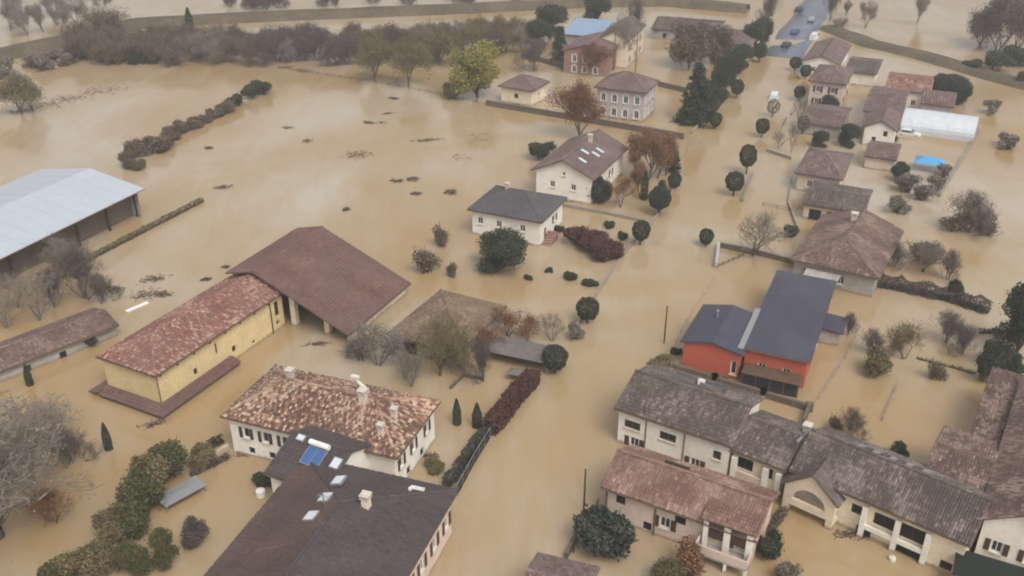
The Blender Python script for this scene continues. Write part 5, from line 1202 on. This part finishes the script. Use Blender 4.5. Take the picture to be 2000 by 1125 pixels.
pole('thin wooden pole at the street edge beside the pink house', 1140, 1000, 96, 0.1)
pole('thin wooden pole at the street edge beside the orange wing', 1297, 670, 74, 0.1)
pole('tall dark pole in the evergreen belt at the roadside house', 1390, 182, 110, 0.14)
pole('street lamp with curved arm beside the long garden wall', 1342, 300, 20, 0.07, 1.9, 'street_lamp', 'metal_grey')
pole('slim dark pole between brick building and tall beige house', 1198, 138, 66, 0.12)
pole('slim dark pole at the far corner of the tall beige house', 1241, 142, 66, 0.12)

# ------------------------------------------------------------------ vehicles
def car(label, px, py, rz, m, z=0.0, scale=1.0, van=False, cat='car'):
    p_ = G(px, py); rt = thing('van' if van else 'parked_car', label, cat, p_.x, p_.y, math.radians(rz), z=z)
    rt.scale = (scale,) * 3
    b_ = MB(); hw = 0.88
    pf = [(-2.1, 0.35), (-2.15, 0.75), (-1.9, 0.95), (-1.35, 1.0), (1.0, 1.0), (1.9, 0.86), (2.12, 0.6), (2.1, 0.35)]
    top = [(-1.75, 0.98), (-1.3, 1.42), (0.25, 1.45), (0.95, 0.99)] if not van else [(-2.05, 0.95), (-2.0, 1.95), (1.1, 1.95), (1.7, 0.95)]
    def ext(mb, prof, w0, taper=0.0):
        n = len(prof); i = len(mb.v); zm = min(p[1] for p in prof); zr = max(p[1] for p in prof) - zm
        for sy in (-1, 1):
            for x, zz in prof: mb.v.append((x, sy * (w0 - taper * (zz - zm) / zr), zz))
        mb.f.append(tuple(i + k for k in range(n))); mb.f.append(tuple(i + 2 * n - 1 - k for k in range(n))); mb.t += [0.5, 0.5]
        for k in range(n): mb.f.append((i + (k + 1) % n, i + k, i + n + k, i + n + (k + 1) % n)); mb.t.append(0.5)
    ext(b_, pf, hw); b_.build('body', m, rt, dz=0)
    g = MB(); ext(g, top, hw - 0.06, 0.14); co_ = g.build('cabin', m, rt, dz=0)
    sc_ = [(x * 0.9 - 0.04, 1.03 + (zz - 0.99) * 0.8) for x, zz in top] if not van else [(0.3, 1.15), (0.3, 1.75), (1.05, 1.75), (1.45, 1.15)]
    for sy in (-1, 1):
        g = MB(); g.poly([(x, sy * (hw - 0.055 - 0.14 * (zz - 0.98) / 0.47 + 0.012) if not van else sy * (hw - 0.05), zz) for x, zz in sc_]); g.build('side_window', 'glass_dark', co_, dz=0)
    a, d2 = Vector((top[2][0], 0, top[2][1])), Vector((top[3][0], 0, top[3][1])); nn = Vector((1, 0, 0.8)).normalized() * 0.012
    g = MB(); g.poly([a.lerp(d2, 0.1) + Vector((0, -0.6, 0)) + nn, a.lerp(d2, 0.1) + Vector((0, 0.6, 0)) + nn, a.lerp(d2, 0.9) + Vector((0, 0.72, 0)) + nn, a.lerp(d2, 0.9) + Vector((0, -0.72, 0)) + nn]); g.build('windscreen', 'glass_dark', co_, dz=0)
    for sx in (-1.3, 1.3):
        for sy in (-1, 1): g = MB(); g.tube((sx, sy * (hw - 0.2), 0.32), (sx, sy * (hw + 0.02), 0.32), 0.32, 0.32, 12); g.build('wheel', 'tyre', rt, dz=0)
    for sy in (-0.62, 0.62): g = MB(); g.obox((2.1, sy, 0.66), (0.03, 0, 0), (0, 0.16, 0), (0, 0, 0.07)); g.build('headlight', 'plastic_white', rt, dz=0)
hr = 62
car('dark car on the wet road nearest the white house', 1535, 92, hr, 'car_paint_dark', 0.0)
car('dark blue car in the middle of the wet road', 1552, 66, hr, 'car_paint_blue', 0.0)
car('grey car on the wet road beside the bank', 1585, 42, hr + 6, 'car_paint_grey', 0.0)
car('dark car farthest along the wet road', 1560, 22, hr, 'car_paint_dark', 0.0)
car('white van standing in the flooded street between clipped trees', 1512, 192, 70, 'car_paint_white', -0.75, 1.0, True, 'van')
car('white car standing in water before the greenhouse', 1775, 262, -28, 'car_paint_white', -0.5)
car('white van parked at the low white house', 1590, 76, 60, 'car_paint_white', -0.4, 1.0, True, 'van')

# ------------------------------------------------------------------ floating debris
def debris(label, px, py, wpx, n=26, m='bark_dark', group='floating branches on the field water', h=0.12, asp=0.35, name='floating_branches', cat='debris'):
    p_ = G(px, py); w_ = wpx / ppm(py); o = thing(name, label, cat, p_.x, p_.y, TR.uniform(-0.5, 0.5), z=0, group=group)
    g = MB(); rnd = random.Random(px * 7 + py)
    for k in range(n):
        c = Vector((rnd.gauss(0, w_ * 0.25), rnd.gauss(0, w_ * asp * 0.35), 0.02)); an = rnd.gauss(0, 0.7); l_ = rnd.uniform(0.3, 0.9)
        d = Vector((math.cos(an), math.sin(an), rnd.uniform(-0.1, 0.25))) * l_
        g.tube(c - d * 0.5, c + d * 0.5 + Vector((0, 0, rnd.uniform(0, h))), 0.035, 0.02, 4)
    stuff(g.build('branches', m, o, dz=0))
    g = MB()
    for k in range(n * 3): g.leafq((rnd.gauss(0, w_ * 0.25), rnd.gauss(0, w_ * asp * 0.35), rnd.uniform(0.0, h)), 0.12, rnd, rnd.random(), 2.0)
    stuff(g.build('leaves', 'leaf_brown', o, dz=0))
dl = 'clump of floating twigs on the open field water'
for x, y, w_ in ((697, 303, 44), (600, 276, 22), (562, 250, 28), (836, 274, 40), (935, 268, 50), (900, 308, 52), (435, 366, 38), (770, 193, 22), (758, 222, 22), (745, 240, 24), (775, 354, 36), (805, 350, 24), (812, 378, 18), (880, 376, 20), (408, 290, 14), (676, 410, 12), (720, 240, 20), (590, 138, 34), (560, 132, 30)):
    debris(dl, x, y, w_ * TR.uniform(0.7, 1.3), TR.choice((12, 20, 34, 46)), asp=TR.uniform(0.2, 0.8), h=TR.uniform(0.08, 0.4))
for x, y, w_ in ((300, 546, 50), (285, 575, 60), (318, 575, 40), (225, 566, 44), (440, 522, 14), (402, 546, 16), (205, 660, 14)):
    debris('raft of driftwood beyond the yellow farmhouse roof', x, y, w_, 40, group='driftwood beyond the yellow farmhouse', asp=0.5)
for x, y, w_, l_ in ((300, 828, 60, 'at the skirt wall of the yellow farmhouse'), (480, 885, 70, 'at the front wall of the country house'), (835, 890, 50, 'at the side wall of the country house'), (960, 468, 50, 'under the white slate-roofed house wall'), (1110, 392, 60, 'under the white chalet gable'), (1280, 880, 60, 'between terraced house and pink house'), (1215, 1020, 60, 'at the pink house front'), (1660, 1045, 70, 'at the pillars of the long range'), (1400, 735, 50, 'at the orange wing wall'), (1010, 205, 40, 'under the cream cottage'), (1205, 245, 50, 'under the lilac villa'), (800, 1150, 70, 'at the street wall of the large dark-roofed house'), (1600, 525, 50, 'at the porch of the broad-roofed house'), (620, 672, 40, 'at the barn opening')):
    debris('line of trapped twigs and litter ' + l_, x, y, w_, 30, group='litter trapped along walls', asp=0.25)
p_ = G(268, 600); o = thing('floating_plank', 'white plank floating beyond the yellow farmhouse', 'plank', p_.x, p_.y, math.radians(52), z=0)
g = MB(); g.obox((0, 0, 0.04), (1.5, 0, 0), (0, 0.3, 0), (0, 0, 0.06)); g.build('board', 'plastic_white', o, dz=0)
g = MB(); g.obox((0, 0.4, 0.03), (1.3, 0, 0), (0, 0.07, 0), (0, 0, 0.05)); g.build('batten', 'concrete', o, dz=0)
for k, (x, y, w_) in enumerate(((40, 216, 60), (90, 204, 90), (140, 192, 80), (200, 178, 90))):
    debris('grey twigs standing in for tree reflections, running from the olive-brown tree', x, y, w_, 70, 'bark_grey', 'tree reflection twigs', asp=0.5)  # grey twigs laid where the water mirrors the trees, imitating that reflection
def drum(name, label, px, py, r, h, m, cat):
    p_ = G(px, py); o = thing(name, label, cat, p_.x, p_.y, z=0); g = MB()
    for a, b_, r0, r1 in ((-0.3, h * 0.3, r, r * 1.05), (h * 0.3, h * 0.7, r * 1.05, r * 1.05), (h * 0.7, h * 0.92, r * 1.05, r), (h * 0.92, h, r, r * 0.6)): g.tube((0, 0, a), (0, 0, b_), r0, r1, 14)
    g.build('tank_shell', m, o, dz=0, smooth=False)
    g = MB(); g.tube((0, 0, h), (0, 0, h + 0.1), r * 0.35, r * 0.3, 10); g.build('lid', m, o, dz=0)
drum('water_tank', 'small white water tank beside the dark shrub and small solar-roofed house', 510, 968, 0.42, 0.7, 'plastic_white', 'tank')
drum('buoy', 'round cream float in the flooded court below the long range', 1742, 1094, 0.28, 0.35, 'canvas', 'float')
drum('barrel', 'pale barrel at the low outbuilding corner', 57, 702, 0.32, 0.6, 'canvas', 'barrel')
drum('barrel', 'white barrel at the end wall of the low outbuilding', 14, 722, 0.4, 0.5, 'plastic_white', 'barrel')
drum('buoy', 'white float drifting near the broken hedge line', 395, 236, 0.5, 0.6, 'plastic_white', 'float')
drum('buoy', 'white float against the olive-brown tree at the grey reflection twigs', 30, 216, 0.5, 0.6, 'plastic_white', 'float')
def clutter(label, px, py, m, n, s, group=None, name='crate'):
    for k in range(n):
        p_ = G(px + TR.uniform(-22, 22), py + TR.uniform(-6, 6)); o = thing(name, label, name, p_.x, p_.y, TR.uniform(0, 3), z=0, group=group)
        g = MB(); a = s * TR.uniform(0.7, 1.2)
        for z in range(3): g.box(-a, -a * 0.7, -0.1 + z * a * 0.35, a, a * 0.7, -0.1 + z * a * 0.35 + a * 0.25)
        for sx in (-1, 1):
            for sy in (-1, 1): g.box(sx * a * 0.9 - 0.04, sy * a * 0.6 - 0.04, -0.1, sx * a * 0.9 + 0.04, sy * a * 0.6 + 0.04, a * 1.0)
        g.build('slats', m, o, dz=0)
clutter('red crate floating behind the orange house roof', 1600, 542, 'cloth_red', 6, 0.5, 'red crates behind the orange house')
clutter('white crate floating behind the orange house roof', 1640, 552, 'plastic_white', 6, 0.4, 'white crates behind the orange house')

# ------------------------------------------------------------------ damp air over the flood
g = MB(); g.box(-2600, -420, -D - 1.0, 2600, 4100, H + 6)
hz = g.build('haze', 'canvas'); hz['kind'] = 'stuff'
m = bpy.data.materials.new('haze'); m.use_nodes = True; t = m.node_tree; t.nodes.clear()
out = t.nodes.new('ShaderNodeOutputMaterial'); pv = t.nodes.new('ShaderNodeVolumePrincipled')
pv.inputs['Color'].default_value = (0.92, 0.9, 0.88, 1); pv.inputs['Density'].default_value = 0.0007; pv.inputs['Anisotropy'].default_value = 0.2
t.links.new(pv.outputs[0], out.inputs['Volume'])
hz.data.materials[0] = m
